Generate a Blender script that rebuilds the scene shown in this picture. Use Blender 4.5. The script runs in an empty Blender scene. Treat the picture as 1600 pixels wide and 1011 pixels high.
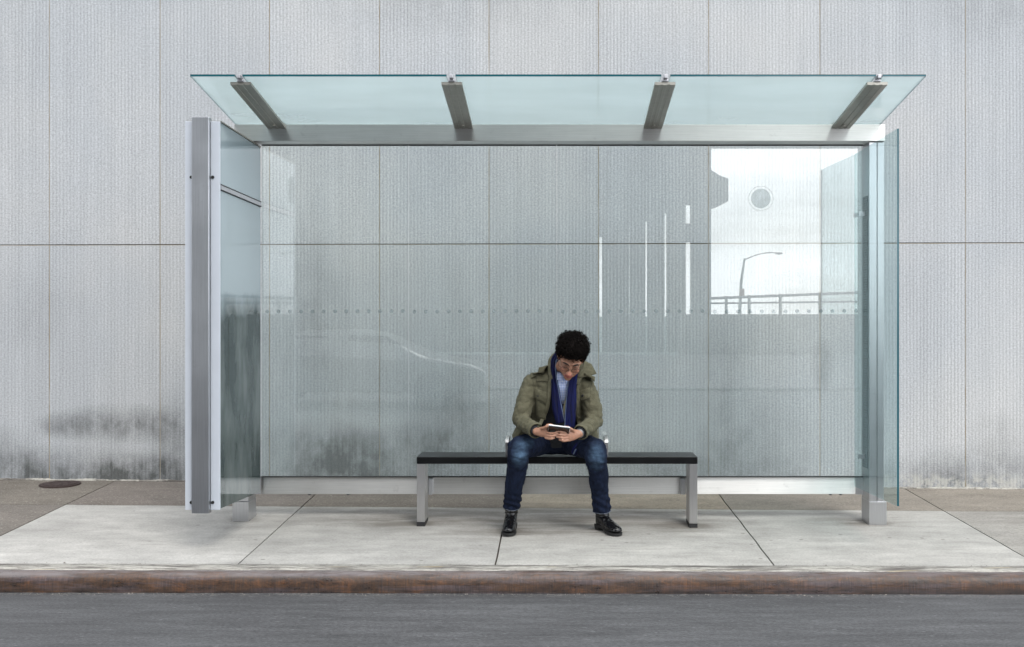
import bpy, bmesh, math, random
from mathutils import Vector, Matrix, noise
from mathutils.bvhtree import BVHTree
random.seed(7)
R = math.radians
scn = bpy.context.scene
col = scn.collection

# ---------------------------------------------------------------- camera model (used to turn measurements into metres)
F = 1700.0; CX = 870.0; HY = 490.0; ZC = 1.394
def W(px, py, Y):
    s = F / Y
    return Vector(((px - CX) / s, Y, ZC + (HY - py) / s))

# ---------------------------------------------------------------- node helper
class M:
    def __init__(s, name):
        s.m = bpy.data.materials.new(name); s.m.use_nodes = True
        s.t = s.m.node_tree; s.t.nodes.clear()
        s.out = s.t.nodes.new('ShaderNodeOutputMaterial')
    def n(s, typ, ins=None, **props):
        nd = s.t.nodes.new('ShaderNode' + typ)
        for k, v in props.items(): setattr(nd, k, v)
        for k, v in (ins or {}).items(): s.set(nd, k, v)
        return nd
    def set(s, nd, k, v):
        sock = nd.inputs[k]
        if isinstance(v, bpy.types.NodeSocket): s.t.links.new(v, sock)
        elif isinstance(v, bpy.types.Node): s.t.links.new(v.outputs[0], sock)
        else:
            if hasattr(sock, 'default_value') and isinstance(v, (tuple, list)) and sock.type == 'RGBA' and len(v) == 3: v = (*v, 1)
            sock.default_value = v
    def math(s, op, a, b=0.0, c=0.0, clamp=False):
        nd = s.n('Math', {0: a, 1: b, 2: c}, operation=op); nd.use_clamp = clamp; return nd.outputs[0]
    def mix(s, f, a, b, blend='MIX'):
        nd = s.n('Mix', data_type='RGBA', blend_type=blend)
        s.set(nd, 0, f); s.set(nd, 6, a); s.set(nd, 7, b); return nd.outputs[2]
    def obj(s): return s.n('TexCoord').outputs['Object']
    def scale(s, v, sc, loc=(0, 0, 0), rot=(0, 0, 0)):
        return s.n('Mapping', {'Vector': v, 'Location': loc, 'Rotation': rot, 'Scale': sc}).outputs[0]
    def noise(s, v, scale=1.0, detail=2.0, rough=.5, dist=0.0):
        return s.n('TexNoise', {'Vector': v, 'Scale': scale, 'Detail': detail, 'Roughness': rough, 'Distortion': dist}).outputs[0]
    def mr(s, v, a, b, c=0.0, d=1.0):
        return s.n('MapRange', {'Value': v, 'From Min': a, 'From Max': b, 'To Min': c, 'To Max': d}).outputs[0]
    def bump(s, h, dist=.01, strength=1.0, normal=None):
        i = {'Height': h, 'Distance': dist, 'Strength': strength}
        if normal is not None: i['Normal'] = normal
        return s.n('Bump', i).outputs[0]
    def pbr(s, **k):
        keys = {'color': 'Base Color', 'rough': 'Roughness', 'metal': 'Metallic', 'normal': 'Normal', 'spec': 'Specular IOR Level',
                'coat': 'Coat Weight', 'coatr': 'Coat Roughness', 'sheen': 'Sheen Weight', 'sss': 'Subsurface Weight'}
        b = s.n('BsdfPrincipled', {keys[a]: v for a, v in k.items()})
        if 'sss' in k: b.inputs['Subsurface Radius'].default_value = (.012, .005, .003); b.inputs['Subsurface Scale'].default_value = 1.0
        s.t.links.new(b.outputs[0], s.out.inputs[0]); return s.m
    def ior(s, n):   # same reflectance from both sides of a thin pane
        b = s.n('NewGeometry').outputs['Backfacing']; return s.mr(b, 0, 1, n, 1 / n)
    def done(s, sh):
        s.t.links.new(sh.outputs[0] if isinstance(sh, bpy.types.Node) else sh, s.out.inputs[0]); return s.m
    def blob(s, v, cx, cz, rx, rz, k=1.0):
        """soft elliptical patch in the XZ plane"""
        mp = s.scale(v, (1 / rx, 0, 1 / rz), (-cx / rx, 0, -cz / rz))
        g = s.n('TexGradient', {'Vector': mp}, gradient_type='SPHERICAL').outputs['Fac']
        return s.math('MULTIPLY', g, k)

# ---------------------------------------------------------------- materials
def m_granite():
    m = M('granite_wall'); v = m.obj(); sep = m.n('SeparateXYZ', {0: v}); x, z = sep.outputs[0], sep.outputs[2]
    wob = m.noise(m.scale(v, (3, 1, .8)), 1, 2)
    ph = m.math('ADD', m.math('MULTIPLY', x, 2 * math.pi / .0272), m.math('MULTIPLY', wob, 3.0))
    rib = m.math('SINE', ph)
    amp = m.mr(m.noise(m.scale(v, (5, 1, 1.4)), 1, 3), .35, .65, .5, 1.0)
    rib = m.math('MULTIPLY', rib, amp)
    grain = m.noise(m.scale(v, (1, 1, 1.35)), 70, 4, .7)
    fine = m.noise(v, 260, 2, .6)
    streak = m.noise(m.scale(v, (16, 1, .7)), 1, 4, .6)
    big = m.noise(m.scale(v, (1, 1, .8)), .9, 3)
    pan = m.n('TexWhiteNoise', {'W': m.math('FLOOR', m.math('DIVIDE', m.math('ADD', x, 4.011), .8685))}, noise_dimensions='1D').outputs[0]
    f = m.math('MULTIPLY', m.mr(grain, .28, .72, .70, 1.28), m.mr(fine, .3, .7, .93, 1.07))
    f = m.math('MULTIPLY', f, m.mr(rib, -1, 1, .90, 1.075))
    f = m.math('MULTIPLY', f, m.mr(streak, .3, .7, .95, 1.04))
    f = m.math('MULTIPLY', f, m.mr(big, .3, .7, .94, 1.05))
    f = m.math('MULTIPLY', f, m.mr(pan, 0, 1, .975, 1.02))
    base = m.mix(m.mr(big, .4, .65), (.445, .465, .486), (.468, .476, .482))
    c = m.mix(1.0, base, m.n('CombineXYZ', {0: f, 1: f, 2: f}).outputs[0], 'MULTIPLY')
    # dirt: patches with a shape of their own, streaked downward
    br = m.noise(m.scale(v, (6, 1, 5)), 1, 6, .62)
    dr = m.noise(m.scale(v, (38, 1, 1.6)), 1, 3, .6)
    tot = None
    for (px, py, rx, rz, k) in ((190, 662, 140, 36, .85), (110, 666, 70, 28, .5), (120, 740, 190, 52, .8), (272, 700, 50, 110, .6), (210, 745, 120, 40, .6),
                                (500, 698, 115, 50, .85), (610, 705, 140, 48, .65), (710, 680, 100, 75, .65), (560, 745, 160, 45, .7),
                                (0, 725, 90, 70, .6), (1190, 700, 130, 90, .3), (1500, 750, 160, 60, .6), (1000, 720, 200, 60, .35),
                                (1285, 570, 22, 50, .5), (490, 500, 70, 200, .34), (1130, 620, 60, 200, .3), (720, 560, 30, 200, .22), (60, 480, 120, 90, .18), (1560, 690, 60, 60, .35),
                                (1595, 10, 200, 80, .25), (700, 10, 300, 60, .2)):
        p = W(px, py, 8.6); b = m.blob(v, p.x, p.z, rx / 197.7, rz / 197.7, k)
        tot = b if tot is None else m.math('ADD', tot, b)
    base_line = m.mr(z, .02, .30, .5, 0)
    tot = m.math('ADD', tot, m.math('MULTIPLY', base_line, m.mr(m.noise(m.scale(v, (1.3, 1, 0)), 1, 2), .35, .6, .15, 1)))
    tot = m.math('MULTIPLY', tot, m.mr(br, .34, .64, .45, 1.15))
    tot = m.math('MULTIPLY', tot, m.mr(dr, .3, .7, .78, 1.15))
    tot = m.mr(tot, .02, .95, 0, 1.0)
    c = m.mix(1.0, c, m.mix(tot, (1, 1, 1), (.25, .255, .245)), 'MULTIPLY')
    # pale lime bloom along the foot of the wall on the right
    p = W(1490, 752, 8.6); ef = m.blob(v, p.x, p.z - .02, 1.2, .10, 1.8)
    ef = m.math('MULTIPLY', ef, m.mr(m.noise(v, 16, 4, .7), .42, .58, 0, 1), clamp=True)
    c = m.mix(m.math('MULTIPLY', ef, .6), c, (.50, .49, .45))
    h = m.math('ADD', m.math('MULTIPLY', rib, .35), m.math('MULTIPLY', grain, 1.0))
    return m.pbr(color=c, rough=.85, normal=m.bump(h, .0035, .7), spec=.25)

def m_mortar():
    m = M('wall_joint'); v = m.obj(); nz = m.noise(m.scale(v, (8, 1, 8)), 1, 3)
    return m.pbr(color=m.mix(m.mr(nz, .35, .65), (.33, .27, .17), (.42, .39, .34)), rough=.95)

def brushed(name, c=(.60, .60, .60), rough=.35, axis=(0, 0, 1)):
    """brushed metal whose grooves widen reflections along axis"""
    m = M(name); v = m.obj()
    st = tuple(70 if a > .1 else 1.0 for a in axis)
    lines = m.noise(m.scale(v, st), 4, 4, .65); sm = m.noise(v, 2.6, 5, .6); sp = m.noise(v, 17, 4, .7)
    f = m.math('MULTIPLY', m.mr(lines, .3, .7, .90, 1.07), m.mr(sm, .3, .7, .92, 1.05))
    f = m.math('MULTIPLY', f, m.mr(sp, .62, .72, 1, .9))
    cc = m.mix(1.0, c, m.n('CombineXYZ', {0: f, 1: f, 2: f}).outputs[0], 'MULTIPLY')
    b = m.n('BsdfPrincipled', {'Base Color': cc, 'Metallic': 1.0, 'Roughness': m.mr(sm, .3, .7, rough * .93, rough * 1.1), 'Anisotropic': .9, 'Tangent': m.n('CombineXYZ', {0: axis[0], 1: axis[1], 2: axis[2]}).outputs[0]})
    return m.done(b)

def m_glass(name, tint, refl=1.0, dirt=.03, dirtcol=(.6, .66, .64)):
    m = M(name); v = m.obj()
    fr = m.n('Fresnel', {'IOR': m.ior(1.52)}).outputs[0]
    fac = m.math('MULTIPLY', fr, refl, clamp=True)
    tr = m.n('BsdfTransparent', {'Color': (*tint, 1)})
    gl = m.n('BsdfGlossy', {'Color': (1, 1, 1, 1), 'Roughness': 0.0})
    d = m.noise(m.scale(v, (6, 6, 2)), 1, 5, .65)
    df = m.n('BsdfDiffuse', {'Color': (*dirtcol, 1)})
    a = m.n('MixShader', {0: m.mr(d, .35, .75, dirt * .5, dirt * 1.8), 1: tr.outputs[0], 2: df.outputs[0]})
    b = m.n('MixShader', {0: fac, 1: a.outputs[0], 2: gl.outputs[0]})
    return m.done(b)

def m_roofglass():
    m = M('roof_glass'); v = m.obj()
    fr = m.n('Fresnel', {'IOR': m.ior(1.5)}).outputs[0]
    tr = m.n('BsdfTransparent', {'Color': (.93, .972, .97, 1)})
    cl = m.mr(m.noise(m.scale(v, (1, 3, 1)), 1.5, 4), .3, .7, .94, 1.04)
    colr = m.mix(1.0, (.72, .85, .86), m.n('CombineXYZ', {0: cl, 1: cl, 2: cl}).outputs[0], 'MULTIPLY')
    tl = m.n('BsdfTranslucent', {'Color': colr}); df = m.n('BsdfDiffuse', {'Color': colr})
    body = m.n('MixShader', {0: .25, 1: tl.outputs[0], 2: df.outputs[0]})
    a = m.n('MixShader', {0: .36, 1: tr.outputs[0], 2: body.outputs[0]})
    gl = m.n('BsdfGlossy', {'Roughness': 0.02})
    return m.done(m.n('MixShader', {0: m.math('MULTIPLY', fr, 1.1, clamp=True), 1: a.outputs[0], 2: gl.outputs[0]}))

def m_plain(name, c, rough=.5, metal=0.0, var=.08, sc=20, bump=0.0, **k):
    m = M(name); v = m.obj(); nz = m.noise(v, sc, 4, .6)
    f = m.mr(nz, .3, .7, 1 - var, 1 + var)
    cc = m.mix(1.0, c, m.n('CombineXYZ', {0: f, 1: f, 2: f}).outputs[0], 'MULTIPLY')
    a = dict(color=cc, rough=rough, metal=metal, **k)
    if bump: a['normal'] = m.bump(nz, bump)
    return m.pbr(**a)

def m_concrete():
    m = M('pavement_concrete'); v = m.obj()
    at = m.n('Attribute', attribute_name='flag', attribute_type='GEOMETRY').outputs['Color']
    g = m.noise(v, 75, 5, .75); mid = m.noise(m.scale(v, (1, 1.6, 1)), 3.2, 6, .62); big = m.noise(m.scale(v, (.5, 1.4, 1)), 1.1, 5, .6)
    sm = m.noise(m.scale(v, (2.0, 9, 1)), 1, 5, .65)
    f = m.math('MULTIPLY', m.mr(g, .3, .7, .82, 1.16), m.mr(mid, .3, .7, .80, 1.11))
    f = m.math('MULTIPLY', f, m.mr(big, .35, .65, .84, 1.06)); f = m.math('MULTIPLY', f, m.mr(sm, .3, .7, .88, 1.07))
    c = m.mix(1.0, at, m.n('CombineXYZ', {0: f, 1: f, 2: f}).outputs[0], 'MULTIPLY')
    lum = m.n('SeparateXYZ', {0: at}).outputs[0]
    spk = m.math('MULTIPLY', m.mr(m.noise(m.scale(v, (1, 2, 1)), 58, 3, .8), .56, .66, 0, .75), m.mr(lum, .36, .44, 1, .08))
    c = m.mix(spk, c, (.46, .43, .38))
    spd = m.math('MULTIPLY', m.mr(m.noise(m.scale(v, (1.3, 2.4, 1)), 33, 4, .8), .36, .46, .65, 0), m.mr(lum, .36, .44, 1, .30))
    c = m.mix(spd, c, (.10, .09, .08))
    # contact shade painted at legs, feet and posts, with dirt trodden round the seat
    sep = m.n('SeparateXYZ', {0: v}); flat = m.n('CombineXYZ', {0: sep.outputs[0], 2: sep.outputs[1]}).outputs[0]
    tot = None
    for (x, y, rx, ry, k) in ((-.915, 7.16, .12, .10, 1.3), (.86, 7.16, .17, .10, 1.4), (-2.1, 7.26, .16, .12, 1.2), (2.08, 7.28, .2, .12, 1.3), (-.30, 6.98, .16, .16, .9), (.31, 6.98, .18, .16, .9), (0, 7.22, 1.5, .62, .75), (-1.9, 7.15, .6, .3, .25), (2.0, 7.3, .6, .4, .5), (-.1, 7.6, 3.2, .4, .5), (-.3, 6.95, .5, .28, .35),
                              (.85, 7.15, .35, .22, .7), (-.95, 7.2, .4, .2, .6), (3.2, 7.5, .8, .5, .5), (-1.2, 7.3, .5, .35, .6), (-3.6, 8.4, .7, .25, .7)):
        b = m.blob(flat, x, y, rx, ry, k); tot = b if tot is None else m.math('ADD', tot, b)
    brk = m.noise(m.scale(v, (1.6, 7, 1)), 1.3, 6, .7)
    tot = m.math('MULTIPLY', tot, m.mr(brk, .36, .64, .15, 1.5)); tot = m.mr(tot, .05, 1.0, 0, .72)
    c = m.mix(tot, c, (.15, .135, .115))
    # trodden gum, drips and small spots
    vo = m.n('TexVoronoi', {'Vector': v, 'Scale': 6.5, 'Randomness': 1.0}, feature='F1')
    ok = m.mr(m.n('SeparateXYZ', {0: vo.outputs['Color']}).outputs[0], .62, .64)
    c = m.mix(m.math('MULTIPLY', m.mr(vo.outputs['Distance'], .07, .11, .5, 0), ok), c, (.12, .11, .10))
    ln = m.noise(m.scale(v, (.8, 11, 1)), 1.7, 6, .7)
    c = m.mix(m.math('MULTIPLY', m.mr(ln, .56, .68, 0, .40), m.mr(big, .4, .6, .2, 1)), c, (.20, .19, .17))
    # hairline cracks and pale flecks
    w = m.noise(m.scale(v, (.35, 3.6, 1)), 2.2, 5, .75)
    crack = m.mr(m.math('ABSOLUTE', m.math('SUBTRACT', w, .5)), 0, .0035, .35, 0)
    c = m.mix(crack, c, (.10, .09, .08))
    fl = m.mr(m.noise(m.scale(v, (10, 22, 1)), 2, 3, .7), .69, .72, 0, .5)
    c = m.mix(fl, c, (.60, .59, .55))
    # darker streak along the kerb joint
    hh = m.math('ADD', g, m.math('MULTIPLY', mid, .6))
    return m.pbr(color=c, rough=.9, normal=m.bump(hh, .004, .5), spec=.25)

def m_asphalt():
    m = M('asphalt'); v = m.obj(); sep = m.n('SeparateXYZ', {0: v}); y = sep.outputs[1]
    g = m.noise(m.scale(v, (.6, 1.5, 1)), 90, 4, .8); st = m.noise(m.scale(v, (.9, 6, 1)), 2.2, 6, .7); big = m.noise(m.scale(v, (.35, 1.6, 1)), 1.2, 4)
    f = m.math('MULTIPLY', m.mr(g, .32, .68, .55, 1.5), m.mr(st, .3, .7, .72, 1.3)); f = m.math('MULTIPLY', f, m.mr(big, .3, .7, .85, 1.12))
    c = m.mix(1.0, (.086, .0875, .091), m.n('CombineXYZ', {0: f, 1: f, 2: f}).outputs[0], 'MULTIPLY')
    gut = m.math('MULTIPLY', m.mr(y, 5.72, 5.95, 0, 1), m.mr(m.noise(m.scale(v, (.5, 2, 1)), 1.3, 4), .42, .6, 0, .75))
    c = m.mix(gut, c, (.045, .045, .048))
    grit = m.math('MULTIPLY', m.mr(y, 5.86, 5.93, 0, 1), m.mr(m.noise(m.scale(v, (1, 3, 1)), 26, 3, .8), .52, .64, 0, .6))
    c = m.mix(grit, c, (.26, .25, .23))
    fl = m.mr(m.noise(m.scale(v, (9, 40, 1)), 2.2, 2, .6), .70, .74, 0, .45)
    c = m.mix(fl, c, (.34, .34, .35))
    return m.pbr(color=c, rough=.82, normal=m.bump(m.math('ADD', g, st), .006, .6), spec=.35)

def m_rust():
    m = M('rusty_steel'); v = m.obj(); sep = m.n('SeparateXYZ', {0: v}); z = sep.outputs[2]
    n1 = m.noise(m.scale(v, (5.0, 10, 14)), 1.2, 7, .78); n2 = m.noise(m.scale(v, (4.2, 12, 12)), 1.3, 7, .8, .6); n3 = m.noise(m.scale(v, (110, 40, 9)), 1, 3, .65)
    c = m.mix(m.mr(n1, .38, .6), (.030, .021, .017), (.105, .054, .028))
    c = m.mix(m.mr(n2, .50, .62, 0, .6), c, (.19, .085, .038))
    c = m.mix(m.mr(m.noise(m.scale(v, (.9, 20, 10)), 1.7, 5, .7), .5, .62, 0, .65), c, (.125, .10, .11))
    c = m.mix(m.mr(n3, .35, .65, 0, .6), c, (.035, .03, .03))
    pale = m.math('MULTIPLY', m.mr(z, -.056, -.038, 0, 1), m.mr(m.noise(m.scale(v, (1.6, 9, 9)), 2, 5, .7), .38, .6, .15, .9))
    c = m.mix(pale, c, (.185, .165, .165))
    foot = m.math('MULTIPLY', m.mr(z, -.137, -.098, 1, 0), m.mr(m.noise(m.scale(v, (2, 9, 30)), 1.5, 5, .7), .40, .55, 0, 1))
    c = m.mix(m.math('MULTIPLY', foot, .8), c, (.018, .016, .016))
    return m.pbr(color=c, rough=m.mr(n1, .35, .65, .22, .62), normal=m.bump(m.math('ADD', n2, m.math('MULTIPLY', n3, .5)), .006, .6), spec=.45)

def m_kerbtop():
    m = M('kerb_concrete'); v = m.obj()
    a = m.noise(m.scale(v, (1.5, 12, 1)), 1.5, 6, .7); g = m.noise(v, 120, 3, .7)
    sp = m.noise(m.scale(v, (1, 3, 1)), 14, 5, .75)
    c = m.mix(m.math('MULTIPLY', m.mr(a, .40, .56), m.mr(sp, .36, .52, .25, 1)), (.12, .11, .10), (.46, .445, .40))
    c = m.mix(m.mr(m.noise(m.scale(v, (1.1, 6, 1)), 2.3, 4), .63, .68, 0, .45), c, (.40, .33, .20))
    f = m.mr(g, .3, .7, .85, 1.12)
    return m.pbr(color=m.mix(1.0, c, m.n('CombineXYZ', {0: f, 1: f, 2: f}).outputs[0], 'MULTIPLY'), rough=.9, normal=m.bump(a, .008))

def m_denim():
    m = M('denim'); v = m.obj()
    w = m.noise(m.scale(v, (320, 320, 60)), 1, 2, .6); st = m.noise(m.scale(v, (55, 55, 7)), 1, 4, .6)
    c = m.mix(m.mr(st, .3, .7), (.004, .0065, .017), (.010, .017, .040))
    tot = None
    for (p, r) in ((W(812, 712, 6.74), (.065, .16, .12)), (W(932, 715, 6.74), (.065, .16, .12)), (W(822, 692, 6.85), (.06, .12, .05))):
        mp = m.scale(v, tuple(1 / a for a in r), tuple(-p[i] / r[i] for i in range(3)))
        g = m.n('TexGradient', {'Vector': mp}, gradient_type='SPHERICAL').outputs['Fac']
        tot = g if tot is None else m.math('ADD', tot, g)
    wk = m.noise(m.scale(v, (14, 14, 34), (0, 0, 0), (0, .5, 0)), 1, 4, .6)
    tot = m.math('MULTIPLY', m.mr(tot, .02, .75, 0, 1.0), m.mr(wk, .35, .62, .35, 1.0))
    c = m.mix(tot, c, (.062, .108, .172))
    f = m.mr(w, .3, .7, .8, 1.2)
    return m.pbr(color=m.mix(1.0, c, m.n('CombineXYZ', {0: f, 1: f, 2: f}).outputs[0], 'MULTIPLY'), rough=.85, normal=m.bump(m.math('ADD', w, wk), .004, .6), spec=.15)

def m_cloth(name, a, b, sc=30, weave=420, bump=.004, sheen=.02):
    m = M(name); v = m.obj(); n = m.noise(m.scale(v, (1, 1, 1.8), (0, 0, 0), (.3, .5, 0)), sc, 5, .62); w = m.noise(v, weave, 2, .6)
    c = m.mix(m.mr(n, .32, .68), a, b); f = m.mr(w, .3, .7, .86, 1.14)
    return m.pbr(color=m.mix(1.0, c, m.n('CombineXYZ', {0: f, 1: f, 2: f}).outputs[0], 'MULTIPLY'), rough=.88, normal=m.bump(m.math('ADD', n, m.math('MULTIPLY', w, .2)), bump), sheen=sheen)

def m_skin():
    m = M('skin'); v = m.obj(); at = m.n('Attribute', attribute_name='tone', attribute_type='GEOMETRY').outputs['Color']
    n = m.noise(v, 60, 4, .6); f = m.mr(n, .3, .7, .9, 1.1)
    return m.pbr(color=m.mix(1.0, at, m.n('CombineXYZ', {0: f, 1: f, 2: f}).outputs[0], 'MULTIPLY'), rough=.48, sss=.12, normal=m.bump(n, .001))

def m_check():
    m = M('check_shirt'); v = m.obj(); sep = m.n('SeparateXYZ', {0: v})
    a = m.math('SINE', m.math('MULTIPLY', sep.outputs[0], 2 * math.pi / .016)); b = m.math('SINE', m.math('MULTIPLY', sep.outputs[2], 2 * math.pi / .016))
    k = m.math('ADD', m.mr(a, .75, .95, 0, .6), m.mr(b, .75, .95, 0, .6))
    return m.pbr(color=m.mix(k, (.34, .42, .66), (.72, .76, .88)), rough=.8)

def m_scarf():
    m = M('navy_scarf'); v = m.obj(); n = m.noise(m.scale(v, (60, 60, 7)), 1, 4, .6)
    c = m.mix(m.mr(n, .35, .65), (.002, .003, .020), (.003, .006, .058))
    return m.pbr(color=c, rough=.75, normal=m.bump(n, .006), spec=.2)

def m_timetable():
    m = M('timetable_print'); v = m.obj(); sep = m.n('SeparateXYZ', {0: v}); z = sep.outputs[2]
    row = m.math('SINE', m.math('MULTIPLY', z, 2 * math.pi / .0165))
    brk = m.noise(m.scale(v, (1, 60, 45)), 1, 2)
    k = m.math('MULTIPLY', m.mr(row, .1, .5), m.mr(brk, .42, .5))
    return m.pbr(color=m.mix(m.math('MULTIPLY', k, .8), (.20, .25, .27), (.05, .07, .08)), rough=.45, spec=.3)

MAT = dict(
    granite=m_granite(), mortar=m_mortar(),
    steel_h=brushed('steel_brushed_long', (.64, .64, .625), .40, (.04, .03, .998)),
    steel_v=brushed('steel_brushed_upright', (.64, .65, .67), .36, (.7, .7, .03)),
    steel_tube=brushed('steel_end_tube', (.56, .575, .60), .30, (.7, .7, .03)),
    steel_leg=brushed('steel_bench_leg', (.58, .575, .575), .40, (.7, .7, .03)),
    beam=m_plain('roof_beam_metal', (.40, .385, .345), .42, 1.0, .08, 30),
    clamp=m_plain('clamp_metal', (.50, .50, .53), .4, .7),
    alu=m_plain('pale_aluminium', (.54, .58, .64), .45, .15, .03, 8),
    black=m_plain('black_rubber', (.012, .012, .013), .55),
    seat=m_plain('black_seat_laminate', (.006, .0065, .007), .28, 0, .2, 14, spec=.15),
    glass=m_glass('back_glass', (.955, .982, .976), 1.9, .03, (.50, .60, .60)),
    sideglass=m_glass('side_glass', (.86, .93, .935), .45, .04, (.40, .52, .54)),
    dot=m_glass('frosted_dot', (.84, .87, .87), 1.3, .22, (.40, .44, .45)),
    roof=m_roofglass(),
    edge=m_plain('glass_edge', (.016, .095, .12), .15, 0, .1, 4),
    edge_pale=m_plain('glass_joint', (.62, .68, .68), .3),
    concrete=m_concrete(), bed=m_plain('joint_dirt', (.07, .06, .05), .95, 0, .3, 12),
    asphalt=m_asphalt(), rust=m_rust(), kerbtop=m_kerbtop(),
    grit=m_plain('grit_stone', (.20, .185, .165), .9, 0, .75, 40), iron=m_plain('cast_iron', (.055, .038, .035), .7, .3, .3, 60, .004),
    denim=m_denim(), olive=m_cloth('olive_canvas', (.070, .066, .038), (.125, .118, .074), 16, 380, .006),
    olive_dark=m_cloth('olive_seam', (.045, .042, .026), (.08, .075, .045), 30),
    knit=m_cloth('dark_knit', (.006, .007, .010), (.014, .016, .022), 30),
    scarf=m_scarf(), scarf_edge=m_plain('scarf_edge', (.10, .135, .21), .8),
    shirt=m_check(), skin=m_skin(), hair=m_plain('black_hair', (.0045, .003, .0025), .8, 0, .4, 80, spec=.12),
    leather=m_plain('black_leather', (.005, .005, .006), .17, 0, .3, 30, .003), sole=m_plain('boot_sole', (.008, .008, .008), .6),
    stitch=m_plain('hem_stitching', (.13, .15, .19), .9), frame=m_plain('spectacle_wire', (.05, .03, .025), .3, .8),
    lens=m_glass('spectacle_lens', (.93, .94, .94), 1.0, .02), brow=m_plain('brow_hair', (.012, .008, .006), .8),
    phone_w=m_plain('white_casing', (.82, .82, .84), .2), phone_b=m_plain('black_casing', (.005, .005, .006), .15),
    watch=m_plain('watch_metal', (.22, .22, .22), .35, 1.0), timetable=m_timetable(),
    con_dark=m_plain('viaduct_concrete', (.125, .13, .135), .9, 0, .15, .6), con_pale=m_plain('parapet_concrete', (.17, .175, .18), .9, 0, .1, .8),
    galv=m_plain('galvanised_steel', (.16, .18, .20), .5, .4), lotground=m_plain('lot_ground', (.2, .26, .26), .95, 0, .15, .3),
    palelot=m_plain('pale_lot', (.15, .15, .155), .95, 0, .15, .3), carpaint=m_plain('silver_paint', (.20, .21, .22), .35, .6), carglass=m_plain('dark_car_glass', (.02, .025, .03), .05), tyre=m_plain('tyre_rubber', (.02, .02, .02), .85),
    lamp=m_plain('lamp_glass', (.7, .6, .4), .2), red=m_plain('sign_red', (.30, .09, .07), .5), poster=m_plain('poster_dark', (.13, .19, .20), .35, 0, .25, 2.5),
)
# display face of the advertising case: dark print under glass, its pale top painted in for reflected sky
mm = M('case_glass'); v_ = mm.obj()
_z = mm.n('SeparateXYZ', {0: v_}).outputs[2]
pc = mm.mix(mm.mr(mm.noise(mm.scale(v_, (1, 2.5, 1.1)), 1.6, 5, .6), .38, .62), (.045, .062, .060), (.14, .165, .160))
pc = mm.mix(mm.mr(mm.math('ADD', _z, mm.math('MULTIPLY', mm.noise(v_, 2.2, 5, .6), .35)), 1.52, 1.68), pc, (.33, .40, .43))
gl_ = mm.n('BsdfGlossy', {'Roughness': .015, 'Color': (.92, .96, 1, 1)}); di_ = mm.n('BsdfDiffuse', {'Color': pc})
MAT['caseglass'] = mm.done(mm.n('MixShader', {0: mm.math('ADD', mm.math('MULTIPLY', mm.n('Fresnel', {'IOR': 1.6}).outputs[0], .72), .03, clamp=True), 1: di_.outputs[0], 2: gl_.outputs[0]}))

# ---------------------------------------------------------------- object helpers
def thing(name, label, cat, loc=(0, 0, 0), group=None):
    o = bpy.data.objects.new(name, None); col.objects.link(o); o.location = loc; o.empty_display_size = .1
    o['label'] = label; o['category'] = cat
    if group: o['group'] = group
    return o
def link(name, me, mats, parent=None, label=None, smooth=False, bevel=0, kind=None):
    o = bpy.data.objects.new(name, me); col.objects.link(o)
    for m in (mats if isinstance(mats, (list, tuple)) else [mats]): me.materials.append(MAT[m])
    if smooth:
        for p in me.polygons: p.use_smooth = True
    if parent is not None:
        o.parent = parent
        o.matrix_parent_inverse = world_of(parent).inverted()
    if label: o['label'] = label
    if kind: o['kind'] = kind
    if bevel:
        b = o.modifiers.new('bevel', 'BEVEL'); b.width = bevel; b.segments = 2; b.limit_method = 'ANGLE'; b.angle_limit = R(50)
    return o
def world_of(o):
    m = Matrix.Translation(o.location) @ o.rotation_euler.to_matrix().to_4x4()
    if o.parent is not None: m = world_of(o.parent) @ o.matrix_parent_inverse @ m
    return m
def fin(bm, name, mats, parent=None, **k):
    bmesh.ops.recalc_face_normals(bm, faces=bm.faces)
    me = bpy.data.meshes.new(name); bm.to_mesh(me); bm.free(); return link(name, me, mats, parent, **k)
def box(bm, x0, x1, y0, y1, z0, z1, mi=0):
    vs = [bm.verts.new(c) for c in ((x0, y0, z0), (x1, y0, z0), (x1, y1, z0), (x0, y1, z0), (x0, y0, z1), (x1, y0, z1), (x1, y1, z1), (x0, y1, z1))]
    for f in ((0, 3, 2, 1), (4, 5, 6, 7), (0, 1, 5, 4), (1, 2, 6, 5), (2, 3, 7, 6), (3, 0, 4, 7)):
        bm.faces.new([vs[i] for i in f]).material_index = mi
    return vs
def B(name, b, mat, parent=None, **k):
    bm = bmesh.new()
    for q in (b if isinstance(b, list) else [b]): box(bm, *q)
    return fin(bm, name, mat, parent, **k)
def hexa(bm, pts, mi=0):
    vs = [bm.verts.new(c) for c in pts]
    for f in ((0, 3, 2, 1), (4, 5, 6, 7), (0, 1, 5, 4), (1, 2, 6, 5), (2, 3, 7, 6), (3, 0, 4, 7)):
        bm.faces.new([vs[i] for i in f]).material_index = mi
    return vs
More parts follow.
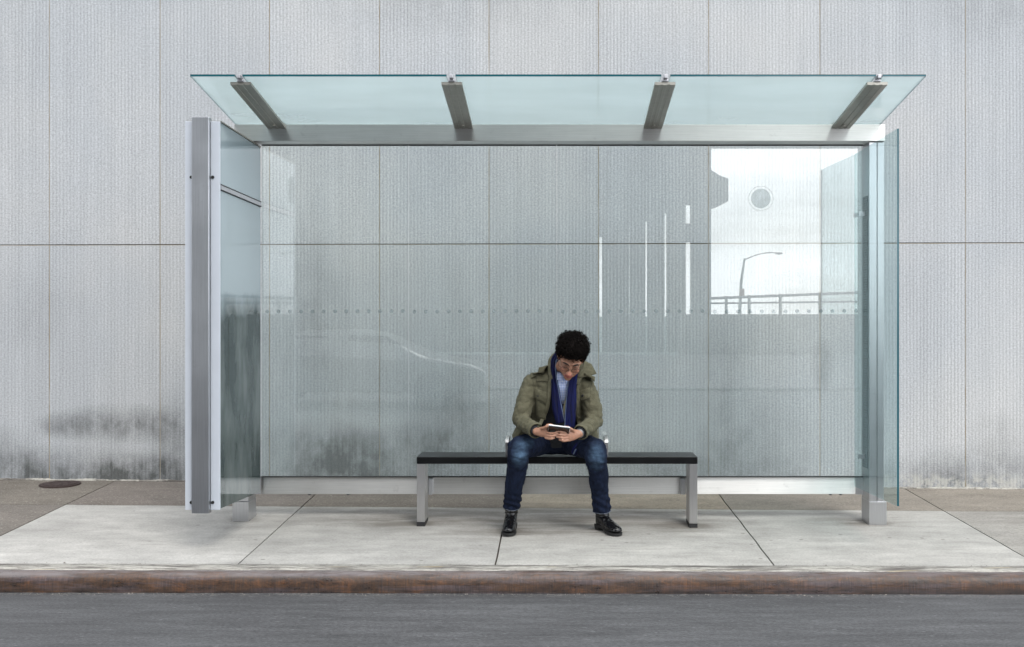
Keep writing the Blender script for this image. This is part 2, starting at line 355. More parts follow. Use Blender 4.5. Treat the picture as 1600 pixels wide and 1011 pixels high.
def tube(bm, pts, r, seg=8, cap=True, mi=0):
    pts = [Vector(p) for p in pts]; n = len(pts); rs = r if isinstance(r, (list, tuple)) else [r] * n
    rings = []; up = None
    for i, p in enumerate(pts):
        d = (pts[min(i + 1, n - 1)] - pts[max(i - 1, 0)]).normalized()
        if up is None: up = d.orthogonal().normalized()
        up = (up - d * up.dot(d)).normalized(); sd = d.cross(up)
        rings.append([bm.verts.new(p + (up * math.cos(2 * math.pi * k / seg) + sd * math.sin(2 * math.pi * k / seg)) * rs[i]) for k in range(seg)])
    for a, b in zip(rings, rings[1:]):
        for k in range(seg): bm.faces.new((a[k], a[(k + 1) % seg], b[(k + 1) % seg], b[k])).material_index = mi
    if cap: bm.faces.new(rings[0][::-1]).material_index = mi; bm.faces.new(rings[-1]).material_index = mi
def cyl(bm, c, axis, r, h, seg=20, mi=0):
    c = Vector(c); axis = Vector(axis).normalized(); tube(bm, [c - axis * h / 2, c + axis * h / 2], r, seg, True, mi)
def catmull(pts, k=6):
    pts = [Vector(p) for p in pts]; q = [pts[0]] + pts + [pts[-1]]; out = []
    for i in range(1, len(q) - 2):
        for j in range(k):
            t = j / k; a, b, c, d = q[i - 1], q[i], q[i + 1], q[i + 2]
            out.append(.5 * ((2 * b) + (c - a) * t + (2 * a - 5 * b + 4 * c - d) * t * t + (3 * b - a - 3 * c + d) * t ** 3))
    out.append(pts[-1]); return out
_sph = {}
def sph_pts(sub=2):
    if sub not in _sph:
        b = bmesh.new(); bmesh.ops.create_icosphere(b, subdivisions=sub, radius=1); _sph[sub] = [v.co.copy() for v in b.verts]; b.free()
    return _sph[sub]
def hull(bm, ells):
    """convex hull of ellipsoids (centre, radius or radii, optional 3x3)"""
    t = bmesh.new()
    for e in ells:
        c, r = Vector(e[0]), e[1]; r = (r, r, r) if isinstance(r, (int, float)) else r; m = e[2] if len(e) > 2 else None
        for p in sph_pts():
            q = Vector((p.x * r[0], p.y * r[1], p.z * r[2])); q = m @ q if m is not None else q; t.verts.new(c + q)
    res = bmesh.ops.convex_hull(t, input=t.verts)
    bmesh.ops.delete(t, geom=[g for g in res['geom_interior'] if isinstance(g, bmesh.types.BMVert)], context='VERTS')
    me = bpy.data.meshes.new('tmp'); t.to_mesh(me); t.free(); bm.from_mesh(me); bpy.data.meshes.remove(me)
def chain(bm, ells):
    for a, b in zip(ells, ells[1:]): hull(bm, [a, b])
def remesh(bm, voxel, smooth=4):
    me = bpy.data.meshes.new('r'); bm.to_mesh(me); bm.free()
    o = bpy.data.objects.new('r', me); col.objects.link(o)
    m = o.modifiers.new('r', 'REMESH'); m.mode = 'VOXEL'; m.voxel_size = voxel
    if smooth: s = o.modifiers.new('s', 'SMOOTH'); s.iterations = smooth; s.factor = .5
    dg = bpy.context.evaluated_depsgraph_get(); out = bpy.data.meshes.new_from_object(o.evaluated_get(dg))
    bpy.data.objects.remove(o); bpy.data.meshes.remove(me)
    return out
def displace(me, fn):
    nr = [v.normal.copy() for v in me.vertices]
    for v, n in zip(me.vertices, nr): v.co += n * fn(v.co, n)
    me.update()
def nz(p, sx, sy, sz, seed=0.0): return noise.noise(Vector((p.x * sx + seed, p.y * sy + seed * 1.7, p.z * sz - seed)))

# ================================================================ SETTING
def zg(x, y):
    x = max(-9, min(9, x)); k = .002 + (.0095 - .002) * max(0, min(1, (y - 6.0) / 2.6))
    return .0294 * (y - 7.2) - x * k
# pavement: concrete flags with open joints
XJ = [-15, -12, -9.5, -8, -6.5, -5.0, -3.49, -1.81, -.35, 1.235, 2.75, 4.3, 5.8, 7.3, 8.8, 11, 15]
YJ = [6.18, 7.73, 8.66]
LIGHT = (.46, .45, .425); BROWN = (.20, .175, .15)
cols = {(5, 0): (.20, .18, .16), (5, 1): (.19, .17, .145), (6, 0): (.465, .455, .43), (6, 1): (.20, .175, .155), (7, 0): (.445, .435, .41), (7, 1): (.20, .175, .15),
        (8, 0): (.455, .445, .415), (8, 1): (.33, .285, .225), (9, 0): (.46, .45, .42), (9, 1): (.29, .26, .22), (10, 0): (.38, .365, .335), (10, 1): (.28, .25, .21)}
bm = bmesh.new(); lay = bm.loops.layers.float_color.new('flag')
for i in range(len(XJ) - 1):
    for j in range(2):
        x0, x1, y0, y1 = XJ[i] + .005, XJ[i + 1] - .005, YJ[j] + .004, YJ[j + 1] - .004
        c = cols.get((i, j)) or ((LIGHT if i > 5 else (.26, .23, .2)) if j == 0 else BROWN)
        nx, ny = 14, 8; g = []
        for a in range(nx + 1):
            row = []
            for b in range(ny + 1):
                x = x0 + (x1 - x0) * a / nx; y = y0 + (y1 - y0) * b / ny
                e = min(min(x - x0, x1 - x), min(y - y0, y1 - y)); jit = .004 * noise.noise(Vector((x * 7, y * 7, 3)))
                ex = jit if 0 < b < ny and a in (0, nx) else 0
                row.append(bm.verts.new((x + ex, y, zg(x, y) + (.0018 * noise.noise(Vector((x * 3, y * 3, 0)))) - (.004 if e < 1e-6 else 0))))
            g.append(row)
        fs = []
        for a in range(nx):
            for b in range(ny): fs.append(bm.faces.new((g[a][b], g[a + 1][b], g[a + 1][b + 1], g[a][b + 1])))
        rim = [g[a][0] for a in range(nx + 1)] + [g[nx][b] for b in range(1, ny + 1)] + [g[a][ny] for a in range(nx - 1, -1, -1)] + [g[0][b] for b in range(ny - 1, 0, -1)]
        low = [bm.verts.new((v.co.x, v.co.y, v.co.z - .05)) for v in rim]
        for k in range(len(rim)): q = (k + 1) % len(rim); fs.append(bm.faces.new((rim[k], low[k], low[q], rim[q])))
        for f in fs:
            for l in f.loops: l[lay] = (*c, 1)
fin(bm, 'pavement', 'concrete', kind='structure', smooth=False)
bm = bmesh.new(); prev = None
for i in range(61):
    x = -15 + 30 * i / 60; a = bm.verts.new((x, 6.12, zg(x, 6.12) - .016)); b = bm.verts.new((x, 8.8, zg(x, 8.8) - .016))
    if prev: bm.faces.new((prev[0], a, b, prev[1]))
    prev = (a, b)
fin(bm, 'pavement_bed', 'bed', kind='structure')
# kerb: concrete strip and rounded rusty steel edge
prof_c = [(6.175, -.004), (6.168, .0), (6.10, .001), (6.045, -.002), (6.038, -.012)]
prof_s = [(6.038, -.012), (6.034, -.002), (6.022, .001), (5.998, -.002), (5.982, -.008), (5.968, -.020), (5.960, -.036), (5.957, -.053), (5.956, -.080), (5.954, -.110), (5.953, -.150)]
def sweep(name, prof, mat, jit):
    bm = bmesh.new(); prev = None; n = 500
    for i in range(n + 1):
        x = -15 + 30 * i / n; row = []
        for k, (y, dz) in enumerate(prof):
            j = jit * noise.noise(Vector((x * 6, k * .8, 1.3))) + jit * .9 * noise.noise(Vector((x * 23, k * 1.3, 4.3))) + .004 * max(0, 1 - abs((x + 1.1) % 3.05 - 1.5) / .012)
            row.append(bm.verts.new((x, y + j, zg(x, 6.1) + dz + j * .4)))
        if prev:
            for a in range(len(prof) - 1): bm.faces.new((prev[a], row[a], row[a + 1], prev[a + 1]))
        prev = row
    return fin(bm, name, mat, kind='structure', smooth=True)
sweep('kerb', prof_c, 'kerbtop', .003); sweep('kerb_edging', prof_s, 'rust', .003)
# road and the ground beyond it
bm = bmesh.new()
def grid(bm, x0, x1, y0, y1, nx, ny, zf):
    g = [[bm.verts.new((x0 + (x1 - x0) * a / nx, y0 + (y1 - y0) * b / ny, zf(x0 + (x1 - x0) * a / nx, y0 + (y1 - y0) * b / ny))) for b in range(ny + 1)] for a in range(nx + 1)]
    for a in range(nx):
        for b in range(ny): bm.faces.new((g[a][b], g[a + 1][b], g[a + 1][b + 1], g[a][b + 1]))
grid(bm, -40, 40, -7, 6.0, 80, 40, lambda x, y: -.139 - max(-9, min(9, x)) * .002 + .0015 * noise.noise(Vector((x * 2, y * 2, 0))))
fin(bm, 'road', 'asphalt', kind='structure', smooth=True)
bm = bmesh.new(); grid(bm, -400, 400, -600, 60, 4, 4, lambda x, y: -.30); fin(bm, 'ground', 'lotground', kind='structure')
bm = bmesh.new(); grid(bm, -60, 60, -25, -6.98, 4, 4, lambda x, y: -.10); fin(bm, 'far_pavement', 'palelot', kind='structure')

# granite wall: slabs with narrow joints over a mortar backing
wt = thing('granite_wall', 'pale grey ribbed granite wall of tall slabs running along the back of the pavement', 'wall', (0, 8.62, 0))
VJ = [-15.3, -14.43, -13.57, -12.7, -11.83, -10.96, -10.09, -9.22, -8.35, -7.48, -6.61, -5.74, -4.88, -4.011, -3.136, -2.271, -1.401, -.536, .329, 1.20, 2.08, 3.232, 4.10, 4.97, 5.84, 6.71, 7.58, 8.45, 9.32, 10.2, 11.1, 12, 12.9, 13.8, 15.2]
HJ = [-.4, 1.945, 4.25, 6.55, 8.85]
bm = bmesh.new()
for a, b in zip(VJ, VJ[1:]):
    for c, d in zip(HJ, HJ[1:]):
        dy = random.uniform(-.0015, .0015); s0 = .0012 * random.uniform(-1, 1)
        sl = -.0022  # courses fall slightly to the left
        g0, g1 = .0036, .0048
        hexa(bm, [(a + g0, 8.6 + dy, c + g1 + a * sl * -1), (b - g0, 8.6 + dy, c + g1 - b * sl), (b - g0, 8.9, c + g1 - b * sl), (a + g0, 8.9, c + g1 - a * sl),
                  (a + g0, 8.6 + dy, d - g1 - a * sl), (b - g0, 8.6 + dy, d - g1 - b * sl), (b - g0, 8.9, d - g1 - b * sl), (a + g0, 8.9, d - g1 - a * sl)])
fin(bm, 'slabs', 'granite', wt)
B('backing', (-15.2, 15.1, 8.604, 8.95, -.45, 8.8), 'mortar', wt)
for zz in HJ[1:4]:
    bm = bmesh.new(); hexa(bm, [(-15.2, 8.6035, zz - .001 - .033), (15.1, 8.6035, zz - .001 + .033), (15.1, 8.606, zz - .001 + .033), (-15.2, 8.606, zz - .001 - .033), (-15.2, 8.6035, zz + .0045 - .033), (15.1, 8.6035, zz + .0045 + .033), (15.1, 8.606, zz + .0045 + .033), (-15.2, 8.606, zz + .0045 - .033)])
    fin(bm, 'joint_gap', 'bed', wt)

# crumbling mortar along the foot of the wall
bm = bmesh.new(); pts = []; rs = []
for i in range(700):
    x = -8 + 16 * i / 699; n1 = noise.noise(Vector((x * 5, 1, 2))); n2 = noise.noise(Vector((x * 31, 4, 2)))
    pts.append((x, 8.598 - .006 * n2, zg(x, 8.6) + .001)); rs.append(max(.002, .010 + .012 * n1 + .009 * n2))
tube(bm, pts, rs, 6); fin(bm, 'mortar_fillet', 'kerbtop', wt, smooth=True)

# grit washed into the gutter and the kerb joint
bm = bmesh.new(); rg_ = random.Random(5)
for k in range(1500):
    x = rg_.uniform(-5, 5); dens = noise.noise(Vector((x * .9, 0, 7))) + noise.noise(Vector((x * 4, 0, 3))) * .5
    if rg_.random() > .55 + dens: continue
    y = 5.945 - abs(rg_.gauss(0, .022)) if k % 5 else 6.172 + rg_.gauss(0, .006)
    z = (-.139 - x * .002) if k % 5 else zg(x, y) + .001
    r = rg_.uniform(.0018, .0048) if rg_.random() < .93 else rg_.uniform(.005, .009)
    vs_ = [bm.verts.new((x + a * r * rg_.uniform(.6, 1.2), y + b * r * rg_.uniform(.6, 1.2), z + c_ * r * rg_.uniform(.4, .9))) for a, b, c_ in ((1, 0, .2), (-1, 0, .1), (0, 1, .3), (0, -1, .2), (0, 0, 1), (0, 0, -.3))]
    for a, b, c_ in ((0, 2, 4), (2, 1, 4), (1, 3, 4), (3, 0, 4), (2, 0, 5), (1, 2, 5), (3, 1, 5), (0, 3, 5)): bm.faces.new((vs_[a], vs_[b], vs_[c_]))
gr = fin(bm, 'gutter_grit', 'grit', kind='stuff'); gr['label'] = 'pale and dark grit lying in the gutter below the rusty kerb'; gr['category'] = 'grit'

# manhole cover
mx, my = W(95, 756, 8.43).x, 8.42
bm = bmesh.new(); zc = zg(mx, my)
cyl(bm, (mx, my, zc + .002), (0, 0, 1), .15, .014, 40)
cyl(bm, (mx, my, zc + .006), (0, 0, 1), .125, .014, 40)
for a in range(6):
    an = a * math.pi / 3; cyl(bm, (mx + .07 * math.cos(an), my + .07 * math.sin(an), zc + .013), (0, 0, 1), .014, .006, 10)
mh = fin(bm, 'manhole_cover', 'iron'); mh['label'] = 'small round rusty iron manhole cover at the foot of the wall'; mh['category'] = 'manhole cover'

# ================================================================ BUS SHELTER
sh = thing('bus_shelter', 'long glass and steel bus shelter with tilted glass roof and advertising case at one end', 'bus shelter', (0, 7.3, 0))
# posts
def post(x0, x1, split):
    g = min(zg(x0, 7.3), zg(x1, 7.3)) - .01
    if split:
        p = B('post', [(x0, x0 + .050, 7.23, 7.41, .145, 2.534), (x0 + .056, x1 - .017, 7.235, 7.405, .145, 2.534)], 'steel_v', sh, bevel=.002)
    else:
        p = B('post', (x0 + .002, x1 - .002, 7.232, 7.408, .145, 2.534), 'steel_v', sh, bevel=.002)
    B('foot', (x0, x1, 7.228, 7.412, g, .144), 'steel_v', p, bevel=.002)
    return p
pl = post(-2.155, -2.048, False); pr = post(2.076, 2.192, True)
B('slot_seal', (2.1262, 2.1318, 7.25, 7.40, .15, 2.53), 'black', pr)
# header, rail
hd = B('header_beam', (-2.137, 2.174, 7.20, 7.41, 2.536, 2.646), 'steel_h', sh, bevel=.002)
bm = bmesh.new()
for x in (-1.03, 0, 1.03, 2.0): pass
for a, b in ((-1.997, -1.006), (-1.002, -.004), (.002, 1.026), (1.03, 2.07)): B('gasket', (a, b, 7.355, 7.385, 2.5305, 2.5355), 'black', hd)
rl = B('bottom_rail', (-2.046, 2.074, 7.375, 7.43, .170, .286), 'steel_h', sh, bevel=.002)
B('end_bracket', [(-2.0475, -2.005, 7.371, 7.374, .171, .285)], 'steel_v', rl)
B('end_bracket', [(2.026, 2.0755, 7.370, 7.3735, .169, .287)], 'steel_v', rl)
for x in (-1.68, -1.42, 1.86, 1.93):
    bm = bmesh.new(); cyl(bm, (x, 7.40, .166), (0, 0, 1), .010, .010, 10); fin(bm, 'bolt', 'black', rl)
B('seal', (-2.0, 2.07, 7.356, 7.386, .2865, .292), 'black', rl)
# back panes with frosted dot rows
xs = [-2.0, -1.004, -.001, 1.028, 2.068]
ZD = W(0, 487, 7.365).z
for k in range(4):
    a, b = xs[k] + .0022, xs[k + 1] - .0022
    bm = bmesh.new(); box(bm, a, b, 7.366, 7.374, .292, 2.530)
    for f in bm.faces:
        if abs(f.normal.x) > .5 or abs(f.normal.z) > .5: f.material_index = 1
    bm.normal_update()
    for f in bm.faces:
        if abs(f.normal.y) < .5: f.material_index = 1
    p = fin(bm, 'back_pane', ['glass', 'edge_pale'], sh)
    bm = bmesh.new(); n = 13; w = (b - a)
    for i in range(n):
        cx = a + w * (i + .5) / n; bm = bmesh.new(); cyl(bm, (cx, 7.3652, ZD + .0004 * i), (0, 1, 0), .0132, .0012, 20); fin(bm, 'frosted_dot', 'dot', p)
    if k == 3:
        c = W(1189, 310, 7.365); bm = bmesh.new(); cyl(bm, (c.x, 7.3652, c.z), (0, 1, 0), .066, .0012, 40)
        fin(bm, 'round_sticker', 'dot', p)
        bm = bmesh.new(); tube(bm, [(c.x + .083 * math.cos(a_), 7.3648, c.z + .083 * math.sin(a_)) for a_ in [i * math.pi / 24 for i in range(49)]], .0009, 5, False)
        fin(bm, 'sticker_ring', 'dot', p)
# roof: five panes, four beams
def roofz(y): return 2.652 + (7.2 - y) * .142
fy, by = 6.335, 7.44
BX = [-1.853, -.616, .635, 1.879]
rx = [(-2.135, BX[0] - .022), (BX[0] + .022, BX[1] - .026), (BX[1] + .026, BX[2] - .026), (BX[2] + .026, BX[3] - .02), (BX[3] + .02, 2.150)]
for (a, b) in rx:
    bm = bmesh.new()
    hexa(bm, [(a, fy, roofz(fy)), (b, fy, roofz(fy)), (b, by, roofz(by)), (a, by, roofz(by)), (a, fy, roofz(fy) + .012), (b, fy, roofz(fy) + .012), (b, by, roofz(by) + .012), (a, by, roofz(by) + .012)])
    bm.normal_update()
    for f in bm.faces:
        if abs(f.normal.z) < .6: f.material_index = 1
    fin(bm, 'roof_pane', ['roof', 'edge'], sh)
for x in BX:
    bm = bmesh.new(); w = .060; y0, y1 = 6.375, 7.196
    z = lambda y: roofz(y) - .018
    # ribbed extrusion: wide flat plate with shallow grooves, deeper web above
    pr_ = [(-w, 0), (-w, -.016), (-.030, -.018), (-.028, -.015), (-.012, -.015), (-.010, -.018), (.010, -.018), (.012, -.015), (.028, -.015), (.030, -.018), (w, -.016), (w, 0)]
    f0 = [bm.verts.new((x + a, y0, z(y0) + b)) for a, b in pr_]; f1 = [bm.verts.new((x + a, y1, z(y1) + b)) for a, b in pr_]
    for i in range(len(pr_)): j = (i + 1) % len(pr_); bm.faces.new((f0[i], f0[j], f1[j], f1[i]))
    bm.faces.new(f0); bm.faces.new(f1[::-1])
    rb = fin(bm, 'roof_beam', 'beam', sh)
    B('clamp', [(x - .018, x + .018, 6.36, 6.40, z(6.38) + .001, z(6.38) + .012), (x - .010, x + .010, 6.33, 6.40, z(6.36) + .012, z(6.36) + .033)], 'clamp', rb, bevel=.002)
    bm = bmesh.new(); cyl(bm, (x, 6.3585, z(6.37) + .006), (0, 1, 0), .005, .004, 10); fin(bm, 'bolt', 'clamp', rb)
    bm = bmesh.new(); cyl(bm, (x, 7.12, z(7.12) - .020), (0, 0, 1), .010, .008, 14); fin(bm, 'bolt', 'beam', rb)
    B('rear_shoe', (x - .05, x + .05, 7.19, 7.26, 2.647, 2.662), 'beam', rb)
# side pane on the right
def slab(name, x0, x1, y0, y1, zb0, zb1, zt0, zt1, mats, parent, edge=True, **k):
    bm = bmesh.new(); hexa(bm, [(x0, y0, zb0), (x1, y0, zb0), (x1, y1, zb1), (x0, y1, zb1), (x0, y0, zt0), (x1, y0, zt0), (x1, y1, zt1), (x0, y1, zt1)])
    bm.normal_update()
    if edge:
        for f in bm.faces:
            if f.normal.y < -.5: f.material_index = 1
    return fin(bm, name, mats, parent, **k)
slab('side_pane', 2.014, 2.026, 6.44, 7.36, .254, .225, 2.489, 2.470, ['sideglass', 'edge'], sh)
for z in (2.05, .42): B('pane_fixing', (2.0275, 2.075, 7.30, 7.32, z, z + .03), 'steel_v', pr)
# timetable plate on the inner side of the right post
B('timetable_panel', (2.0685, 2.0755, 7.26, 7.362, .36, 2.18), 'timetable', pr)
# advertising case on the left
ac = slab('advert_case', -2.192, -2.006, 6.462, 7.34, .233, .191, 2.530, 2.512, ['alu'], sh, edge=False)
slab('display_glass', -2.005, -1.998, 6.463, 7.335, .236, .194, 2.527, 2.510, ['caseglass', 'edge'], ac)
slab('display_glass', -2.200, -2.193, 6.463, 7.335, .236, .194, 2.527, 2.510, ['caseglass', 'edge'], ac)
slab('divider_bar', -1.9975, -1.993, 6.463, 7.335, 2.132, 2.118, 2.157, 2.143, ['clamp'], ac, edge=False)
slab('divider_seal', -1.9974, -1.9905, 6.463, 7.335, 2.126, 2.112, 2.1315, 2.1175, ['black'], ac, edge=False)
slab('divider_seal', -1.9974, -1.9905, 6.463, 7.335, 2.1575, 2.1435, 2.163, 2.149, ['black'], ac, edge=False)
slab('top_trim', -2.198, -1.994, 6.463, 7.34, 2.531, 2.513, 2.539, 2.521, ['beam'], ac, edge=False)
B('frame_strip', (-2.2005, -2.1515, 6.44, 6.461, .231, 2.533), 'alu', ac, bevel=.003)
B('frame_strip', (-2.0485, -1.9955, 6.44, 6.461, .231, 2.533), 'alu', ac, bevel=.003)
B('end_post', (-2.1505, -2.0495, 6.405, 6.461, .216, 2.552), 'steel_tube', ac, bevel=.002)
for x in (-2.163, -2.036):
    for z in (W(0, 277, 6.44).z, W(0, 785, 6.44).z):
        bm = bmesh.new(); cyl(bm, (x, 6.438, z), (0, 1, 0), .0095, .006, 16); fin(bm, 'screw', 'black', ac)

# ================================================================ BENCH
bn = thing('bench', 'long backless black bench on steel legs inside the shelter, under the seated man', 'bench', (0, 7.2, 0))
bm = bmesh.new(); box(bm, -.9165, .921, 7.112, 7.365, .411, .457); fin(bm, 'seat', 'seat', bn, bevel=.004)
for x0 in (-.9155, .868):
    g = max(zg(x0, 7.12), zg(x0, 7.3)) ; gl = min(zg(x0, 7.12), zg(x0, 7.3)) - .006
    lg = B('leg', (x0, x0 + .052, 7.118, 7.300, g + .022, .410), 'steel_leg', bn, bevel=.002)
    B('rubber_foot', (x0 - .0005, x0 + .0525, 7.1175, 7.3005, gl, g + .0215), 'black', lg)
for x in (-.327, .327):
    bm = bmesh.new(); w = .012
    pts = [(7.165, .4575), (7.165, .545), (7.172, .562), (7.19, .575), (7.31, .575), (7.328, .562), (7.335, .545), (7.335, .4575)]
    inn = [(7.177, .4575), (7.177, .545), (7.182, .556), (7.192, .563), (7.308, .563), (7.318, .556), (7.323, .545), (7.323, .4575)]
    A = [bm.verts.new((x - w, *p)) for p in pts]; Bv = [bm.verts.new((x + w, *p)) for p in pts]; Cc = [bm.verts.new((x - w, *p)) for p in inn]; D = [bm.verts.new((x + w, *p)) for p in inn]
    for i in range(7):
        bm.faces.new((A[i], A[i + 1], Bv[i + 1], Bv[i])); bm.faces.new((Cc[i + 1], Cc[i], D[i], D[i + 1])); bm.faces.new((A[i + 1], A[i], Cc[i], Cc[i + 1])); bm.faces.new((Bv[i], Bv[i + 1], D[i + 1], D[i]))
    bm.faces.new((A[0], Bv[0], D[0], Cc[0])); bm.faces.new((A[7], Cc[7], D[7], Bv[7]))
    fin(bm, 'armrest', 'steel_leg', bn, bevel=.001)
for a in (-.86, .835): B('wall_bracket', (a, a + .025, 7.30, 7.374, .18, .28), 'steel_v', bn)
# ================================================================ PERSON
pe = thing('person', 'man in olive jacket and navy scarf sitting on the bench, looking down at a phone', 'person', (0, 7.15, .457))
# head frame
HC = W(892.0, 559, 6.80); HS = 1.04
Rh = Matrix.Rotation(R(12), 3, 'Y') @ Matrix.Rotation(R(40), 3, 'X') @ Matrix.Rotation(R(5), 3, 'Z')
def H(x, y, z): return HC + Rh @ (Vector((x, y, z)) * HS)
def he(c, r): return (H(*c), tuple(a * HS for a in r), Rh)
bm = bmesh.new()
hull(bm, [he((0, .012, .025), (.074, .092, .085)), he((0, -.045, -.02), (.058, .045, .055))])
hull(bm, [he((0, -.045, -.02), (.060, .042, .045)), he((0, -.060, -.104), (.024, .024, .016)), he((-.048, -.01, -.055), (.014, .03, .03)), he((.048, -.01, -.055), (.014, .03, .03))])
hull(bm, [he((-.042, -.062, -.035), (.020, .018, .022)), he((-.022, -.070, -.075), (.014, .014, .014))])
hull(bm, [he((.042, -.062, -.035), (.020, .018, .022)), he((.022, -.070, -.075), (.014, .014, .014))])
hull(bm, [he((-.045, -.066, .028), (.018, .016, .010)), he((-.012, -.082, .024), (.014, .012, .010))])
hull(bm, [he((.045, -.066, .028), (.018, .016, .010)), he((.012, -.082, .024), (.014, .012, .010))])
chain(bm, [he((0, -.084, .015), (.009, .010, .010)), he((0, -.098, -.018), (.010, .010, .010)), he((0, -.110, -.036), (.0135, .012, .011))])
for s in (-1, 1):
    hull(bm, [he((s * .013, -.099, -.039), (.009, .010, .008)), he((0, -.10, -.038), (.008, .01, .008))])
    bmx = he((s * .031, -.074, .002), (.0155, .013, .012)); hull(bm, [bmx, bmx])
    hull(bm, [he((s * .078, .008, .012), (.007, .018, .016)), he((s * .074, .002, -.022), (.006, .010, .012))])
chain(bm, [he((-.023, -.082, -.067), (.006, .008, .004)), he((0, -.093, -.064), (.008, .009, .006)), he((.023, -.082, -.067), (.006, .008, .004))])
chain(bm, [he((-.020, -.081, -.074), (.006, .008, .004)), he((0, -.091, -.078), (.010, .009, .0065)), he((.020, -.081, -.074), (.006, .008, .004))])
hull(bm, [he((0, -.074, -.104), (.018, .014, .014)), he((0, -.065, -.100), (.026, .014, .014))])
# neck and trunk
NB = Vector((.015, 6.985, 1.01))
chain(bm, [he((0, .02, -.05), (.055, .055, .03)), (NB + Vector((.01, -.03, .03)), (.058, .055, .03)), (NB, (.085, .07, .03))])
SL, SR = Vector((-.165, 7.0, .945)), Vector((.180, 7.0, .935)); EL, ER = Vector((-.222, 6.93, .715)), Vector((.236, 6.93, .712))
WL, WR = Vector((-.122, 6.725, .664)), Vector((.138, 6.725, .652))
chain(bm, [(NB, (.085, .07, .03)), (Vector((.005, 7.03, .93)), (.16, .10, .05)), (Vector((0, 7.07, .82)), (.15, .10, .05)), (Vector((0, 7.14, .68)), (.135, .10, .05)), (Vector((0, 7.18, .57)), (.15, .11, .09))])
for S, E, Wr in ((SL, EL, WL), (SR, ER, WR)): chain(bm, [(S, .052), (E, .040), (Wr, (.028, .026, .024))])
HL, HR = Vector((-.09, 7.17, .555)), Vector((.09, 7.17, .555))
KL, KR = W(811, 703, 6.80), W(931, 706, 6.80); AL, AR = W(799, 799, 7.03), W(941, 801, 7.02)
for S, E, Wr in ((HL, KL, AL), (HR, KR, AR)): chain(bm, [(S, .085), (E, .042), (Wr, .030)])
for A_, T_ in ((AL, (-.30, 6.90)), (AR, (.375, 6.91))): chain(bm, [(A_, .030), (Vector((A_.x, A_.y, .065)), (.020, .026, .022)), (Vector((T_[0], T_[1], .040)), (.024, .028, .010))])
# hands: palm, four fingers and a thumb each, closed round the phone
def finger(bm, pts, r):
    pts = [Vector(p) for p in pts]; chain(bm, [(p, r * (1 - .10 * i)) for i, p in enumerate(pts)])
# his left hand (right in the picture), fingers under the phone pointing left
chain(bm, [(WR, (.026, .024, .023)), (Vector((.108, 6.705, .648)), (.020, .018, .034)), (Vector((.078, 6.690, .643)), (.013, .014, .037))])
for i, (L, z) in enumerate(((1.0, .669), (1.08, .6515), (1.0, .6335), (.8, .6165))):
    finger(bm, [(.078, 6.690, z), (.046 - .01 * i * .3, 6.664, z - .003), (.078 - .052 * L, 6.656, z + .001), (.078 - .078 * L, 6.668, z + .004)], .0084)
finger(bm, [(.112, 6.70, .662), (.092, 6.672, .684), (.068, 6.662, .6985), (.050, 6.668, .7005)], .0098)
# his right hand (left in the picture)
chain(bm, [(WL, (.026, .024, .023)), (Vector((-.095, 6.705, .665)), (.020, .018, .032)), (Vector((-.068, 6.692, .668)), (.013, .014, .034))])
for i, (L, z) in enumerate(((1.02, .6645), (.95, .6470), (.75, .6300))):
    finger(bm, [(-.068, 6.690, z), (-.042, 6.664, z - .004), (-.068 + .050 * L, 6.658, z - .002), (-.068 + .070 * L, 6.668, z + .002)], .0082)
finger(bm, [(-.070, 6.688, .692), (-.058, 6.668, .712), (-.036, 6.672, .714), (-.020, 6.684, .706)], .0084)
finger(bm, [(-.098, 6.70, .682), (-.080, 6.668, .694), (-.060, 6.652, .704), (-.042, 6.656, .7045)], .0098)
me = remesh(bm, .0032, 2)
# skin tones by region
ca = me.color_attributes.new('tone', 'FLOAT_COLOR', 'POINT'); Ri = Rh.inverted()
for v in me.vertices:
    c = Vector((.36, .19, .125)); q = Ri @ (v.co - HC) / HS
    def near(p, r): return max(0.0, 1 - (Vector(p) - q).length / r)
    if q.length < .2:
        c = c.lerp(Vector((.36, .10, .08)), min(1, 1.7 * max(near((-.014, -.095, -.069), .02), near((.014, -.095, -.069), .02), near((0, -.098, -.071), .018))))
        c = c.lerp(Vector((.46, .18, .13)), min(.8, 1.2 * near((0, -.118, -.038), .03)))
        c = c.lerp(Vector((.45, .19, .14)), .6 * max(near((-.045, -.075, -.035), .03), near((.045, -.075, -.035), .03)))
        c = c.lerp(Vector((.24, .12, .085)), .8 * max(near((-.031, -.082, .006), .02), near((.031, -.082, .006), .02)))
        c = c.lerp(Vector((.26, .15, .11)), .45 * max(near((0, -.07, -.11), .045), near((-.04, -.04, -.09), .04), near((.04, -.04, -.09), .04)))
    ca.data[v.index].color = (*c, 1)
body = link('body', me, 'skin', pe, smooth=True)

